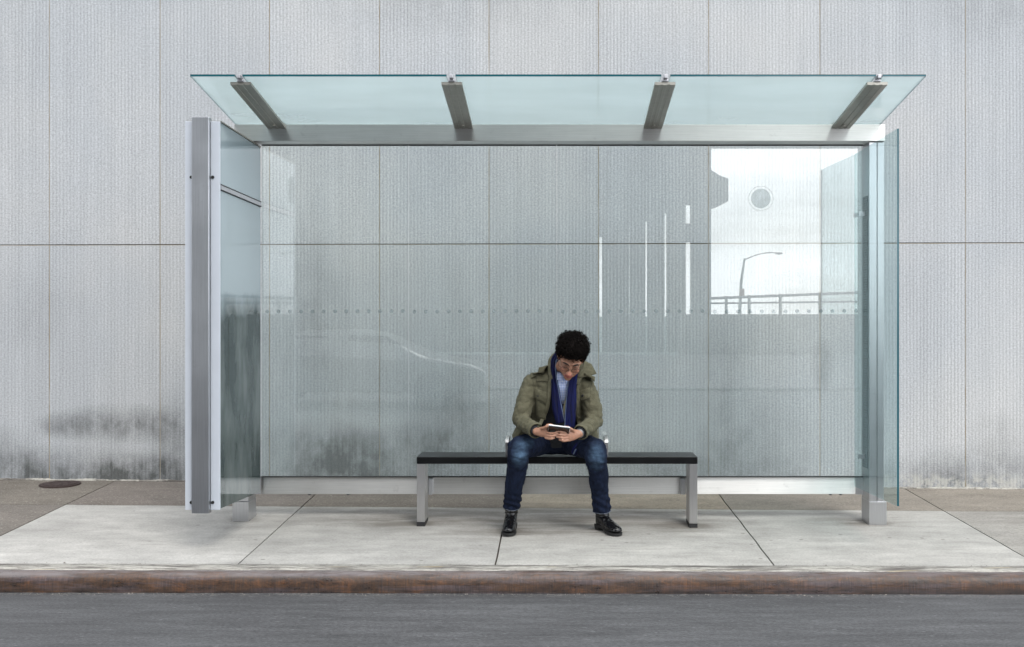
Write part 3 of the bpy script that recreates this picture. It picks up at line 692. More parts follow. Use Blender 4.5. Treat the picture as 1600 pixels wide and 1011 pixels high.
# hair: curly mass
def hshape(p):  # p in head frame, True where hair may grow
    return not (p.y < -.050 and p.z < .052 + .25 * abs(p.x)) and not (p.z < -.01 and p.y < .03)
bm = bmesh.new()
hull(bm, [he((0, .030, .062), (.092, .098, .082)), he((0, -.018, .098), (.082, .070, .050))])
hull(bm, [he((0, .055, .0), (.078, .055, .06)), he((0, .03, .05), (.09, .09, .07))])
hm = remesh(bm, .006, 3); displace(hm, lambda p, n: .012 * nz(p, 34, 34, 34) + .006 * nz(p, 80, 80, 80, 3))
bm = bmesh.new(); bm.from_mesh(hm); hv = [(v.co.copy(), v.normal.copy()) for v in hm.vertices]
rnd = random.Random(3)
for k in range(2600):
    p, n = rnd.choice(hv); q = Ri @ (p - HC) / HS
    if not hshape(q): continue
    t1 = n.orthogonal().normalized(); t1.rotate(Matrix.Rotation(rnd.uniform(0, 6.28), 3, n)); t2 = n.cross(t1)
    rr = rnd.uniform(.004, .0095); h = rnd.uniform(-.002, .011) if k % 6 else rnd.uniform(.006, .019); a0 = rnd.uniform(0, 6)
    pts = [p + n * (h + rr * .9 * math.sin(a)) + t1 * rr * math.cos(a) + t2 * rr * .35 * math.sin(a * .5 + a0) for a in [i * .75 for i in range(7)]]
    tube(bm, pts, rnd.uniform(.0012, .0022), 4)
fin(bm, 'hair', 'hair', pe, smooth=True)
for s in (-1, 1):
    bm = bmesh.new(); pts = [H(s * .012, -.0945, .022), H(s * .028, -.090, .029), H(s * .046, -.079, .026), H(s * .055, -.068, .019)]
    tube(bm, catmull(pts, 3), [.0025 + .0022 * math.sin(i / 9 * 3.1) for i in range(10)], 6); fin(bm, 'eyebrow', 'brow', pe, smooth=True)
    bm = bmesh.new(); pts = [H(s * .017, -.0875, -.004), H(s * .031, -.0895, -.0085), H(s * .046, -.080, -.004)]
    tube(bm, catmull(pts, 3), .0013, 5); fin(bm, 'eyelashes', 'brow', pe, smooth=True)
    # sideburn
    bm = bmesh.new()
    for k in range(60):
        a = rnd.uniform(0, 1); p0 = H(s * (.0775 + rnd.uniform(-.001, .003)), -.012 - .018 * rnd.random(), .05 - .06 * a)
        tube(bm, [p0, p0 + Vector((rnd.uniform(-.004, .004), rnd.uniform(-.004, .004), rnd.uniform(-.006, .0)))], .0022, 4)
    fin(bm, 'sideburn', 'hair', pe)
# spectacles
bm = bmesh.new()
for s in (-1, 1):
    c = (s * .033, -.101, -.006); ring = []
    for i in range(25):
        a = i / 24 * 2 * math.pi; ex = .0235 * math.copysign(abs(math.cos(a)) ** .75, math.cos(a)); ez = .0145 * math.copysign(abs(math.sin(a)) ** .75, math.sin(a))
        ring.append(H(c[0] + ex, c[1] + abs(ex + s * .033) * .10 - .003, c[2] + ez))
    tube(bm, ring, .0013, 6, False)
    tube(bm, [H(s * .0565, -.096, .0), H(s * .072, -.085, .002), H(s * .079, -.03, .004), H(s * .081, .005, .0)], .0013, 6)
tube(bm, catmull([H(-.0095, -.104, -.003), H(0, -.107, .001), H(.0095, -.104, -.003)], 3), .0012, 6)
fin(bm, 'spectacles', 'frame', pe, smooth=True)

# knitted top and checked shirt
bm = bmesh.new()
chain(bm, [(NB + Vector((0, 0, -.01)), (.085, .075, .03)), (Vector((.005, 7.01, .93)), (.165, .118, .05)), (Vector((0, 7.05, .82)), (.155, .125, .05)), (Vector((0, 7.12, .68)), (.15, .13, .05)), (Vector((0, 7.17, .57)), (.165, .13, .08))])
me = remesh(bm, .009, 5); displace(me, lambda p, n: .005 * nz(p, 14, 14, 30)); top = link('jumper', me, 'knit', pe, smooth=True)
def bvh_of(me):
    return BVHTree.FromPolygons([v.co for v in me.vertices], [tuple(p.vertices) for p in me.polygons])
CAM = Vector((0, 0, ZC))
def hit(bvh, px, py, far=6.9):
    d = (W(px, py, 5.0) - CAM).normalized(); r = bvh.ray_cast(CAM, d)
    return (r[0], r[1]) if r[0] else (W(px, py, far), Vector((0, -1, 0)))
def patch(name, quad, bvh, off, mat, parent, th=.005, n=8, ycap=None, seed=0, puff=0.0, mesh_only=False, far=6.9):
    """a thin piece of cloth lying on a surface; quad = 4 image corners TL TR BR BL"""
    bm = bmesh.new(); q = [Vector((a, b, 0)) for a, b in quad]; g = []
    for i in range(n + 1):
        row = []
        for j in range(n + 1):
            u, v = i / n, j / n; p = (q[0] * (1 - u) + q[1] * u) * (1 - v) + (q[3] * (1 - u) + q[2] * u) * v
            c, nn = hit(bvh, p.x, p.y, far)
            if nn.y > 0: nn = -nn
            e = math.sin(u * math.pi) * math.sin(v * math.pi)
            c = c + nn * (off + puff * e + .0018 * noise.noise(Vector((p.x * .4 + seed, p.y * .4, 0))))
            if ycap is not None: c.y = min(c.y, ycap)
            row.append(bm.verts.new(c))
        g.append(row)
    for i in range(n):
        for j in range(n): bm.faces.new((g[i][j], g[i + 1][j], g[i + 1][j + 1], g[i][j + 1]))
    o = fin(bm, name, mat, parent, smooth=True); s = o.modifiers.new('thick', 'SOLIDIFY'); s.thickness = th; s.offset = 0
    return o
tb = bvh_of(me)
shirt = patch('shirt', [(864, 580), (900, 580), (880.5, 630), (877, 630)], tb, .010, 'shirt', pe, .006, 12, ycap=6.925, puff=.008)
patch('collar', [(866, 580), (879, 588), (878, 600), (868, 592)], tb, .022, 'shirt', shirt, .003, 5, ycap=6.915)
patch('collar', [(880, 588), (898, 580), (893, 594), (884, 602)], tb, .022, 'shirt', shirt, .003, 5, ycap=6.915)
patch('button_band', [(877.5, 600), (881, 600), (880, 626), (878, 626)], tb, .022, 'shirt', shirt, .002, 5, ycap=6.912)

# jacket: trunk and sleeves as one cloth surface, open down the front
bm = bmesh.new()
SLj, SRj = SL + Vector((0, -.01, 0)), SR + Vector((0, -.01, 0))
chain(bm, [(NB + Vector((.0, .012, .050)), (.075, .066, .018)), (NB + Vector((.005, 0, .0)), (.115, .085, .028)), (Vector((.005, 7.00, .945)), (.185, .118, .055)), (Vector((.003, 7.03, .83)), (.19, .142, .05)), (Vector((0, 7.09, .70)), (.195, .16, .05)), (Vector((0, 7.15, .59)), (.225, .17, .05)), (Vector((0, 7.18, .525)), (.24, .175, .03))])
for s, S, E, Wr in ((-1, SLj, EL, WL), (1, SRj, ER, WR)):
    d = (Wr - E); wr = E + d * .80; m1 = S.lerp(E, .5) + Vector((s * .012, .005, 0)); m2 = E.lerp(wr, .5) + Vector((0, 0, -.006))
    chain(bm, [(S + Vector((-s * .05, 0, .02)), (.06, .07, .055)), (S, (.064, .074, .066)), (m1, (.066, .074, .06)), (E + Vector((s * .006, .012, 0)), (.062, .066, .058)), (m2, (.056, .058, .055)), (wr, (.050, .050, .050))])
# loose skirt of the jacket behind the left elbow
chain(bm, [(Vector((-.215, 7.08, .66)), (.05, .08, .05)), (Vector((-.255, 7.09, .60)), (.045, .09, .03)), (Vector((-.235, 7.12, .545)), (.05, .09, .03))])
chain(bm, [(Vector((.215, 7.08, .66)), (.05, .08, .05)), (Vector((.235, 7.12, .56)), (.045, .09, .03))])
me = remesh(bm, .0065, 5)
def axdist(p, a, b):
    t = max(0, min(1, (p - a).dot(b - a) / (b - a).length_squared)); return (p - a.lerp(b, t)).length, t
def folds(p, n):
    d = 0.0
    for s, S, E, Wr in ((-1, SLj, EL, WL), (1, SRj, ER, WR)):
        d1, t1 = axdist(p, S, E); d2, t2 = axdist(p, E, Wr)
        if min(d1, d2) < .10 and (p.x * s) > .0:
            ax = t1 * .24 if d1 < d2 else .24 + t2 * .28
            w_ = nz(p, 9, 9, 9, 2) * 1.9; k = math.sin(ax * 2 * math.pi / .058 + w_ * 5.0 + p.x * 26 - p.y * 12)
            am = .0010 + .0028 * math.exp(-((ax - .25) / .07) ** 2) + .0028 * math.exp(-((ax - .42) / .07) ** 2)
            d += am * (abs(k) ** .6 * (1 if k > 0 else -1)) * (0.5 + .9 * abs(nz(p, 6, 6, 6, 7)))
    r = 1 - abs(nz(p, 9, 9, 5, 11)) * 2.4
    d += .005 * max(0, r) * (1 if n.y < .3 else .5) + .0035 * nz(p, 7, 7, 4, 5) + .0014 * nz(p, 34, 34, 34)
    q = Vector((p.x * 13 + p.z * 6, p.y * 9, p.z * 15 - p.x * 7)); rr_ = 1 - abs(noise.noise(q)) * 3.2
    d -= .0050 * max(0, rr_) ** 2
    return d - .005
displace(me, folds)
bm = bmesh.new(); bm.from_mesh(me)
# open front: cut away between the two front edges, and trim cuffs and hem
def edge_x(tab, y):
    for (y0, x0), (y1, x1) in zip(tab, tab[1:]):
        if y0 <= y <= y1: return x0 + (x1 - x0) * (y - y0) / (y1 - y0)
    return tab[0][1] if y < tab[0][0] else tab[-1][1]
LT = [(540, 868), (575, 864), (598, 860), (622, 858), (640, 854), (655, 847), (668, 838), (720, 836)]; RT = [(540, 893), (575, 897), (600, 900), (640, 900), (660, 904), (675, 909), (720, 915)]
for (S, E, Wr) in ((SLj, EL, WL), (SRj, ER, WR)):
    d = (Wr - E).normalized(); c = E + (Wr - E) * .90
    geo = [f for f in bm.faces if (f.calc_center_median() - c).length < .14]
    gv = list({v for f in geo for v in f.verts}); ge = list({e for f in geo for e in f.edges})
    bmesh.ops.bisect_plane(bm, geom=gv + ge + geo, plane_co=c, plane_no=d, clear_outer=True)
kill = []
for f in bm.faces:
    c = f.calc_center_median(); s_ = F / c.y; px = CX + c.x * s_; py = HY - (c.z - ZC) * s_
    if c.y < 7.12 and edge_x(LT, py) < px < edge_x(RT, py) and py > 552: kill.append(f)
bmesh.ops.delete(bm, geom=kill, context='FACES')
res = bmesh.ops.bisect_plane(bm, geom=bm.verts[:] + bm.edges[:] + bm.faces[:], plane_co=(0, 0, .515), plane_no=(0, 0, -1), clear_outer=True)
# straighten the cut edges
for it in range(3):
    for v in bm.verts:
        if v.is_boundary:
            nb = [e.other_vert(v).co for e in v.link_edges if e.is_boundary]
            if len(nb) == 2: v.co = v.co * .4 + (nb[0] + nb[1]) * .3
for f in bm.faces: f.smooth = True
jk = fin(bm, 'jacket', ['olive'], pe, smooth=True)
s = jk.modifiers.new('thick', 'SOLIDIFY'); s.thickness = .006; s.offset = -1
jb = bvh_of(me)
# pocket flaps, storm flap, shoulder straps
patch('chest_pocket_flap', [(836, 607), (856, 613), (855, 632), (834, 620)], jb, .006, 'olive', jk, .006, 8, puff=.004)
patch('chest_pocket_flap', [(903, 612), (921, 606), (921, 622), (903, 630)], jb, .006, 'olive', jk, .006, 8, puff=.004)
patch('chest_pocket', [(837, 622), (855, 632), (853, 655), (838, 652)], jb, .003, 'olive', jk, .006, 8, puff=.006)
patch('storm_flap', [(842, 574), (860, 570), (858, 597), (838, 596)], jb, .006, 'olive', jk, .006, 8, puff=.004)
patch('shoulder_strap', [(829, 585), (846, 579), (846, 586), (830, 592)], jb, .007, 'olive', jk, .005, 6, puff=.003)
patch('shoulder_strap', [(913, 582), (930, 589), (929, 596), (912, 588)], jb, .007, 'olive', jk, .005, 6, puff=.003)
patch('flap_button', [(841, 617.5), (843.2, 617.5), (843.2, 620), (841, 620)], jb, .014, 'black', jk, .004, 3)
patch('flap_button', [(911, 617), (913, 617), (913, 619.5), (911, 619.5)], jb, .014, 'black', jk, .004, 3)
def seam(pts, off=.010, r=.0016):
    bm = bmesh.new(); P = []
    for i in range(len(pts) - 1):
        for t in range(5):
            u = t / 5; P.append((pts[i][0] * (1 - u) + pts[i + 1][0] * u, pts[i][1] * (1 - u) + pts[i + 1][1] * u))
    P.append(pts[-1]); Q = []
    for x, y in P:
        c, n_ = hit(jb, x, y); n_ = -n_ if n_.y > 0 else n_; Q.append(c + n_ * off)
    tube(bm, Q, r, 5); fin(bm, 'seam', 'olive_dark', jk, smooth=True)
seam([(834, 620), (845, 627), (855, 632.5)]); seam([(903, 630.5), (912, 628), (921, 622.5)]); seam([(838, 597), (849, 598), (858, 597.5)])
seam([(838, 652), (846, 655), (853, 655.5)], .006); seam([(829, 585), (834, 600), (834, 622), (832, 645)], .001, .0014); seam([(925, 597), (921, 612), (921, 634)], .001, .0014)
# thick bands along the front edges, collar
def ribbon(name, pts, wid, th, mat, parent, twist=None, k=5, fold=.0, seed=0, edge=None):
    """strip through 3-D points, facing the street; wid may vary"""
    P = catmull(pts, k); n = len(P); wd = [wid[min(int(i / k), len(wid) - 1)] + (wid[min(int(i / k) + 1, len(wid) - 1)] - wid[min(int(i / k), len(wid) - 1)]) * ((i % k) / k) for i in range(n)] if isinstance(wid, (list, tuple)) else [wid] * n
    bm = bmesh.new(); m = 10; rows = []
    for i, p in enumerate(P):
        d = (P[min(i + 1, n - 1)] - P[max(i - 1, 0)]).normalized(); side = d.cross(Vector((0, 1, 0))); side = (side if side.length > .1 else Vector((1, 0, 0))).normalized()
        if side.x < 0: side = -side
        if twist: side = Matrix.Rotation(twist[0] + (twist[1] - twist[0]) * i / n, 3, d) @ side
        out = side.cross(d); out = -out if out.y > 0 else out
        row = []
        for j in range(m + 1):
            u = j / m - .5; b = math.cos(u * math.pi) * .35 * wd[i] * .5 + fold * math.sin(u * 15 + i * .15 + seed) + fold * .6 * noise.noise(Vector((u * 6, i * .3, seed)))
            row.append(bm.verts.new(p + side * u * wd[i] + out * b))
        rows.append(row)
    for a, b in zip(rows, rows[1:]):
        for j in range(m): f = bm.faces.new((a[j], a[j + 1], b[j + 1], b[j])); f.material_index = 1 if edge is not None and j == edge else 0
    o = fin(bm, name, mat, parent, smooth=True); s = o.modifiers.new('thick', 'SOLIDIFY'); s.thickness = th; s.offset = 0
    return o
def on(px, py, off):
    for dx in (0, 3, -3, 6, -6, 9, -9):
        r = jb.ray_cast(CAM, (W(px + dx, py, 5) - CAM).normalized())
        if r[0] and r[0].y < 7.1: return W(px, py, r[0].y - off)
    return W(px, py, 6.9 - off)
ribbon('front_band', [on(x, y, .008) for x, y in ((862, 586), (859, 600), (857.5, 622), (854, 640), (847, 656), (841, 668))], .020, .006, 'olive', jk, fold=.001)
ribbon('front_band', [on(x, y, .006) for x, y in ((900, 590), (902, 605), (902, 640), (905, 660), (910, 676))], .022, .006, 'olive', jk, fold=.001)
# inner front edge lying between the two scarf ends
ribbon('inner_facing', [W(891, 604, 6.885), W(887, 618, 6.872), W(882.5, 636, 6.866), W(881, 650, 6.868), W(885, 662, 6.872)], .017, .004, 'olive', jk, fold=.001)
# standing collar left, wide folded collar right
ribbon('collar', [W(870, 552, 7.02), W(862, 562, 6.96), W(861, 576, 6.915), W(864, 590, 6.895), W(869, 598, 6.89)], [.02, .034, .042, .040, .02], .008, 'olive', jk, fold=.002, seed=1)
ribbon('collar', [W(899, 600, 6.90), W(904, 588, 6.90), W(911, 576, 6.93), W(915, 566, 6.97)], [.03, .05, .06, .04], .008, 'olive', jk, fold=.002, seed=2)
bm = bmesh.new(); q = [W(903, 560, 6.98), W(924, 569, 6.94), W(932, 584, 6.925), W(918, 589, 6.90), W(903, 590, 6.885), W(899, 574, 6.93)]
cc = sum(q, Vector()) / 6 + Vector((0, -.012, .004)); cv = bm.verts.new(cc); qv = [bm.verts.new(p) for p in q]
for i in range(6): bm.faces.new((cv, qv[i], qv[(i + 1) % 6]))
bmesh.ops.subdivide_edges(bm, edges=bm.edges[:], cuts=3, use_grid_fill=True)
for v in bm.verts: v.co.y += .005 * noise.noise(v.co * 40)
fl = fin(bm, 'collar_flap', 'olive', jk, smooth=True); s = fl.modifiers.new('t', 'SOLIDIFY'); s.thickness = .009; s.offset = 0
# cuffs
for (S, E, Wr) in ((SLj, EL, WL), (SRj, ER, WR)):
    d = (Wr - E).normalized(); c = E + (Wr - E) * .885
    bm = bmesh.new(); cyl_pts = [c - d * .014, c + d * .012]; tube(bm, cyl_pts, [.050, .048], 28, False)
    for v in bm.verts: v.co += (v.co - c).normalized() * .003 * noise.noise(v.co * 40)
    o = fin(bm, 'cuff', 'olive', jk, smooth=True); s = o.modifiers.new('t', 'SOLIDIFY'); s.thickness = .005
    bm = bmesh.new(); tube(bm, [c - d * .05, c + d * .018], [.036, .033], 20, True); fin(bm, 'inner_cuff', 'knit', pe, smooth=True)
wp = WR + (WR - ER).normalized() * -.004
bm = bmesh.new(); d = (WR - ER).normalized(); tube(bm, [wp - d * .006, wp + d * .006], .0295, 24, True); fin(bm, 'wristwatch', 'watch', pe, smooth=True)

# scarf
sc = ribbon('scarf', [W(876, 550, 6.99), W(867, 561, 6.935), W(865, 575, 6.905), W(866, 592, 6.890), W(868, 610, 6.876), W(870, 628, 6.868), W(873, 645, 6.868), W(877, 660, 6.872)], [.036, .040, .036, .034, .048, .062, .066, .056, .03], .010, ['scarf', 'scarf_edge'], pe, fold=.0045, seed=1, edge=8)
ribbon('scarf_end', [W(900, 562, 6.97), W(899, 576, 6.91), W(896, 590, 6.885), W(893.5, 610, 6.868), W(892.5, 632, 6.860), W(891, 652, 6.858), W(890, 668, 6.860)], [.03, .04, .046, .058, .066, .066, .062, .058], .010, ['scarf', 'scarf_edge'], sc, fold=.003, seed=3, edge=0)
ribbon('scarf_end', [W(913, 672, 6.97), W(913, 684, 6.94), W(909, 694, 6.90), W(901, 702, 6.89), W(897, 709, 6.90)], [.05, .07, .07, .05, .03], .010, ['scarf', 'scarf_edge'], sc, fold=.006, seed=5, edge=4)
ribbon('scarf_wrap', [W(871, 558, 7.0), W(880, 553, 7.06), W(892, 551, 7.07), W(902, 558, 7.0)], .06, .012, ['scarf', 'scarf_edge'], sc, fold=.003)

# jeans
bm = bmesh.new(); G = lambda x, y: zg(x, y)
hull(bm, [(HL, (.105, .11, .09)), (HR, (.105, .11, .09))])
for s, S, E, A_, hr in ((-1, HL, KL, AL, .057), (1, HR, KR, AR, .060)):
    th = S.lerp(E, .55) + Vector((0, 0, .004)); c1 = E.lerp(A_, .28) + Vector((0, .012, 0)); c2 = E.lerp(A_, .65) + Vector((0, .006, 0)); bt = A_ + (A_ - E).normalized() * .03
    chain(bm, [(S, (.103, .105, .088)), (th, (.088, .09, .080)), (E + Vector((0, .015, .012)), (.076, .060, .072)), (E + Vector((0, .0, -.035)), (.070, .058, .05)), (c1, (.067, .064, .05)), (c2, (.060, .062, .05)), (A_, (hr, .064, .04)), (bt, (hr + .002, .066, .02))])
me = remesh(bm, .0065, 4)
def jfold(p, n):
    d = 0
    for S, E, A_ in ((HL, KL, AL), (HR, KR, AR)):
        if (p.x > 0) == (E.x > 0):
            dk = (p - E).length; k = math.sin((p.z * 1.0 + abs(p.x) * .3) * 2 * math.pi / .055 + 8 * nz(p, 9, 9, 9, 9)); d += .0034 * math.exp(-((dk - .06) / .07) ** 2) * k
            da = p.z - A_.z
            if da < .18: k = math.sin((p.z + p.x * .4) * 2 * math.pi / .048 + 4.5 * nz(p, 7, 7, 5, 3)); d += .0038 * k * math.exp(-((da - .06) / .07) ** 2)
    r = 1 - abs(nz(p, 8, 8, 3.2, 4)) * 2.6
    q = Vector((p.x * 14, p.y * 9, p.z * 12 + p.x * 8)); d -= .005 * max(0, 1 - abs(noise.noise(q)) * 3.5) ** 2
    return d + .006 * max(0, r) + .005 * nz(p, 9, 9, 4, 8) + .001 * nz(p, 60, 60, 60) - .002
displace(me, jfold)
bm = bmesh.new(); bm.from_mesh(me)
hz = {-1: W(799, 797.5, 6.96), 1: W(941, 802, 6.96)}
for s in (-1, 1):
    geo = [f for f in bm.faces if f.calc_center_median().x * s > 0 and f.calc_center_median().z < .3]
    gv = list({v for f in geo for v in f.verts}); ge = list({e for f in geo for e in f.edges})
    r_ = bmesh.ops.bisect_plane(bm, geom=gv + ge + geo, plane_co=hz[s], plane_no=(.05 * s, .15, -1), clear_outer=True)
hems = []
for s in (-1, 1):
    vs_ = [v for v in bm.verts if v.is_boundary and v.co.x * s > 0]
    c = sum((v.co for v in vs_), Vector()) / max(1, len(vs_)); vs_.sort(key=lambda v: math.atan2(v.co.y - c.y, v.co.x - c.x))
    hems.append([v.co.copy() + (v.co - c).normalized() * .0005 for v in vs_])
jn = fin(bm, 'jeans', 'denim', pe, smooth=True); s = jn.modifiers.new('t', 'SOLIDIFY'); s.thickness = .004; s.offset = -1
for h in hems:
    if len(h) > 8:
        bm = bmesh.new(); hh = h[::3]; tube(bm, hh + [hh[0]], .0018, 5, False); fin(bm, 'hem', 'stitch', jn, smooth=True)

# boots
def boot(A_, toe_xy, heel_xy):
    toe = Vector((*toe_xy, 0)); heel = Vector((*heel_xy, 0)); g = max(zg(*toe_xy), zg(*heel_xy)) + .001; d = (toe - heel); L = d.length; d = d.normalized(); s = Vector((-d.y, d.x, 0))
    rot = Matrix((s, d, Vector((0, 0, 1)))).transposed()
    def P(t, x, z): return heel + d * t * L + s * x + Vector((0, 0, g + z))
    bm = bmesh.new(); top_ = Vector((A_.x, A_.y, .17)) + (A_ - Vector((A_.x, A_.y, A_.z))) * 0
    chain(bm, [(top_, (.043, .050, .012), rot), (P(.24, 0, .115), (.045, .056, .03), rot), (P(.20, 0, .07), (.036, .050, .035), rot), (P(.17, 0, .045), (.033, .045, .018), rot)])
    chain(bm, [(P(.24, 0, .095), (.040, .05, .025), rot), (P(.45, 0, .060), (.038, .05, .026), rot), (P(.68, 0, .042), (.044, .05, .024), rot), (P(.86, 0, .034), (.036, .042, .020), rot)])
    chain(bm, [(P(.17, 0, .045), (.033, .045, .018), rot), (P(.45, 0, .035), (.034, .05, .012), rot), (P(.7, 0, .026), (.046, .05, .010), rot), (P(.87, 0, .026), (.038, .040, .010), rot)])
    me = remesh(bm, .0045, 4)
    def cr(p, n):
        q = p - heel; t = q.dot(d) / L; z = p.z - g
        return .0022 * math.sin(z * 2 * math.pi / .02 + 3 * nz(p, 15, 15, 15)) * math.exp(-((z - .115) / .03) ** 2) + .0016 * math.sin(t * 60 + 2 * nz(p, 20, 20, 20)) * math.exp(-((t - .56) / .1) ** 2) + .001 * nz(p, 30, 30, 30)
    displace(me, cr); b = link('boot', me, 'leather', pe, smooth=True)
    # sole outline, heel block
    out = [(-.0, .0), (.02, .026), (.10, .035), (.22, .034), (.42, .030), (.62, .043), (.74, .048), (.86, .044), (.95, .030), (1.0, .008)]
    loop = [(t, x) for t, x in out] + [(t, -x) for t, x in reversed(out[1:])]
    bm = bmesh.new()
    for (z0, z1, tmax) in ((.012, .022, 2),):
        lo, hi = [], []
        for t, x in loop:
            arch = .010 * math.exp(-((t - .38) / .12) ** 2) + (.012 if t < .28 else 0)
            lo.append(bm.verts.new(P(t, x, (.0 if t > .5 else .008) + arch))); hi.append(bm.verts.new(P(t, x, (.012 if t > .5 else .022) + arch)))
        n = len(loop)
        for i in range(n): j = (i + 1) % n; bm.faces.new((lo[i], lo[j], hi[j], hi[i]))
        bm.faces.new(lo[::-1]); bm.faces.new(hi)
    fin(bm, 'sole', 'sole', b)
    bm = bmesh.new(); hb = [(0.0, .0), (.02, .025), (.10, .034), (.24, .033), (.25, .0), (.24, -.033), (.10, -.034), (.02, -.025)]
    lo = [bm.verts.new(P(t * .96 + .01, x * .93, 0)) for t, x in hb]; hi = [bm.verts.new(P(t, x, .0195)) for t, x in hb]
    for i in range(8): j = (i + 1) % 8; bm.faces.new((lo[i], lo[j], hi[j], hi[i]))
    bm.faces.new(lo[::-1]); bm.faces.new(hi); fin(bm, 'heel', 'sole', b)
boot(AL, (W(793.5, 836, 6.845).x, 6.835), (W(801, 830, 7.12).x, 7.105))
boot(AR, (W(968, 837, 6.85).x, 6.85), (W(937, 830, 7.08).x - .016, 7.085))

# phone
ph = thing('phone', 'white mobile phone with a black back held sideways in both hands of the seated man', 'phone', tuple(W(873.5, 672.5, 6.68)))
pc_ = W(873.3, 671.8, 6.668); Rp = Matrix.Rotation(R(7), 3, 'Y') @ Matrix.Rotation(R(-38), 3, 'X')
def pbox(name, x, y, z0, z1, mat, bev):
    bm = bmesh.new(); vs_ = box(bm, -x, x, -y, y, z0, z1)
    for v in bm.verts: v.co = pc_ + Rp @ v.co
    return fin(bm, name, mat, ph, bevel=bev)
cs = pbox('casing', .066, .042, -.001, .007, 'phone_w', .003); pbox('back_cover', .0640, .0405, -.009, -.0012, 'phone_b', .002); pbox('screen', .050, .031, .0062, .0068, 'phone_b', 0)
# ================================================================ ACROSS THE STREET (seen mirrored in the glass)
def VX(px, D): return (px - CX) * (14.74 + D) / F
def VZ(py, D): return ZC + (HY - py) * (14.74 + D) / F
D = 30.0
vd = thing('viaduct', 'long grey concrete viaduct across the street, reflected in the shelter glass', 'viaduct', (0, -D, 0))
gaps = [(420, 421.5, 330), (450, 459, 318), (936.5, 941, 370), (983, 984, 355), (1008.5, 1011.5, 346), (1038.5, 1042, 333), (1071.5, 1079.5, 320)]
edges = [-900] + [g for a in gaps for g in a[:2]] + [1111]
for i in range(0, len(edges), 2):
    B('pier_wall', (VX(edges[i], D), VX(edges[i + 1], D), -D - .25, -D, -.2, 21.0), 'con_dark', vd)
for a, b, y in gaps: B('lintel', (VX(a, D) + .001, VX(b, D) - .001, -D - .24, -D - .01, VZ(y, D), 20.9), 'con_dark', vd)
B('lintel', (VX(1071.5, D), VX(1079.5, D), -D - .23, -D - .02, VZ(378, D), VZ(349, D)), 'con_dark', vd)
bm = bmesh.new(); q = [(1110.5, 265), (1124, 274), (1138, 279), (1138, 314), (1124, 321), (1110.5, 326)]
f0 = [bm.verts.new((VX(a, D), -D, VZ(b, D))) for a, b in q]; f1 = [bm.verts.new((VX(a, D), -D - .8, VZ(b, D))) for a, b in q]
bm.faces.new(f0); bm.faces.new(f1[::-1])
for i in range(6): j = (i + 1) % 6; bm.faces.new((f0[i], f0[j], f1[j], f1[i]))
fin(bm, 'pier_cap', 'con_dark', vd)
D = 25.0
pw = B('parapet_wall', (VX(1060, D), VX(2300, D), -D - .4, -D, -.2, VZ(491, D)), 'con_pale'); pw['label'] = 'low pale concrete parapet wall across the street under the steel railing'; pw['category'] = 'wall'
rg = thing('railing', 'grey steel railing on top of the parapet wall across the street', 'railing', (VX(1110, D), -D, 0))
xa, xb = VX(1100, D), VX(2300, D); za, zb = VZ(466, D), VZ(412, D)
for t_, za_, zb_, r in (('rail', VZ(466.5, D), VZ(420, D), .05), ('rail', VZ(474, D), VZ(460, D), .035)):
    bm = bmesh.new(); tube(bm, [(xa, -D - .2, za_), (xb, -D - .2, zb_)], r, 8); fin(bm, t_, 'galv', rg)
for px in (1136, 1172, 1221, 1283, 1345, 1405, 1470, 1540, 1610):
    t_ = (VX(px, D) - xa) / (xb - xa); B('post', (VX(px, D) - .045, VX(px, D) + .045, -D - .25, -D - .15, VZ(492, D), VZ(466, D) + t_ * (VZ(420, D) - VZ(466, D)) + .05), 'galv', rg)
D = 70.0
sl = thing('street_lamp', 'grey street lamp with curved arm beyond the railing, reflected in the glass', 'street lamp', (VX(1157, D), -D, -.3))
bm = bmesh.new(); tube(bm, [(VX(1154, D), -D, -.3), (VX(1158, D), -D, VZ(440, D)), (VX(1163.5, D), -D, VZ(403, D))], [.14, .11, .07], 8); fin(bm, 'pole', 'galv', sl)
bm = bmesh.new(); tube(bm, catmull([(VX(1163.5, D), -D, VZ(406, D)), (VX(1180, D), -D, VZ(399, D)), (VX(1198, D), -D, VZ(395, D)), (VX(1212, D), -D, VZ(395, D))], 4), .05, 6); fin(bm, 'arm', 'galv', sl)
bm = bmesh.new(); e = (Vector((VX(1217, D), -D, VZ(396, D))), (.32, .18, .10)); hull(bm, [e, e]); fin(bm, 'lamp_head', 'galv', sl)
B('sign_plate', (VX(1154.5, D), VX(1162.5, D), -D + .15, -D + .18, VZ(462, D), VZ(451, D)), 'red', sl)
# silver car parked on the far side of the road
D = 2.6
cr_ = thing('parked_car', 'silver saloon car parked behind the photographer, faintly reflected in the glass', 'car', (VX(560, D), -D, -.14))
cx0 = VX(760, D); g0 = -.14; Lc = 4.4
prof = [(0, .35), (.02, .62), (.25, .72), (.95, .84), (1.05, .87), (1.75, 1.20), (2.2, 1.27), (3.0, 1.25), (3.75, .95), (4.3, .90), (4.4, .55), (4.35, .3), (.1, .25)]
bm = bmesh.new(); secs = []
for wy, sc_ in ((-.88, .93), (-.80, 1.0), (.80, 1.0), (.88, .93)):
    secs.append([bm.verts.new((cx0 - a, -D - .9 + wy * (.80 if b > .95 else 1), g0 + .25 + (b - .25) * sc_)) for a, b in prof])
n = len(prof)
for a, b in zip(secs, secs[1:]):
    for i in range(n): j = (i + 1) % n; bm.faces.new((a[i], a[j], b[j], b[i]))
bm.faces.new(secs[0]); bm.faces.new(secs[-1][::-1]); fin(bm, 'body', 'carpaint', cr_, smooth=False, bevel=.03)
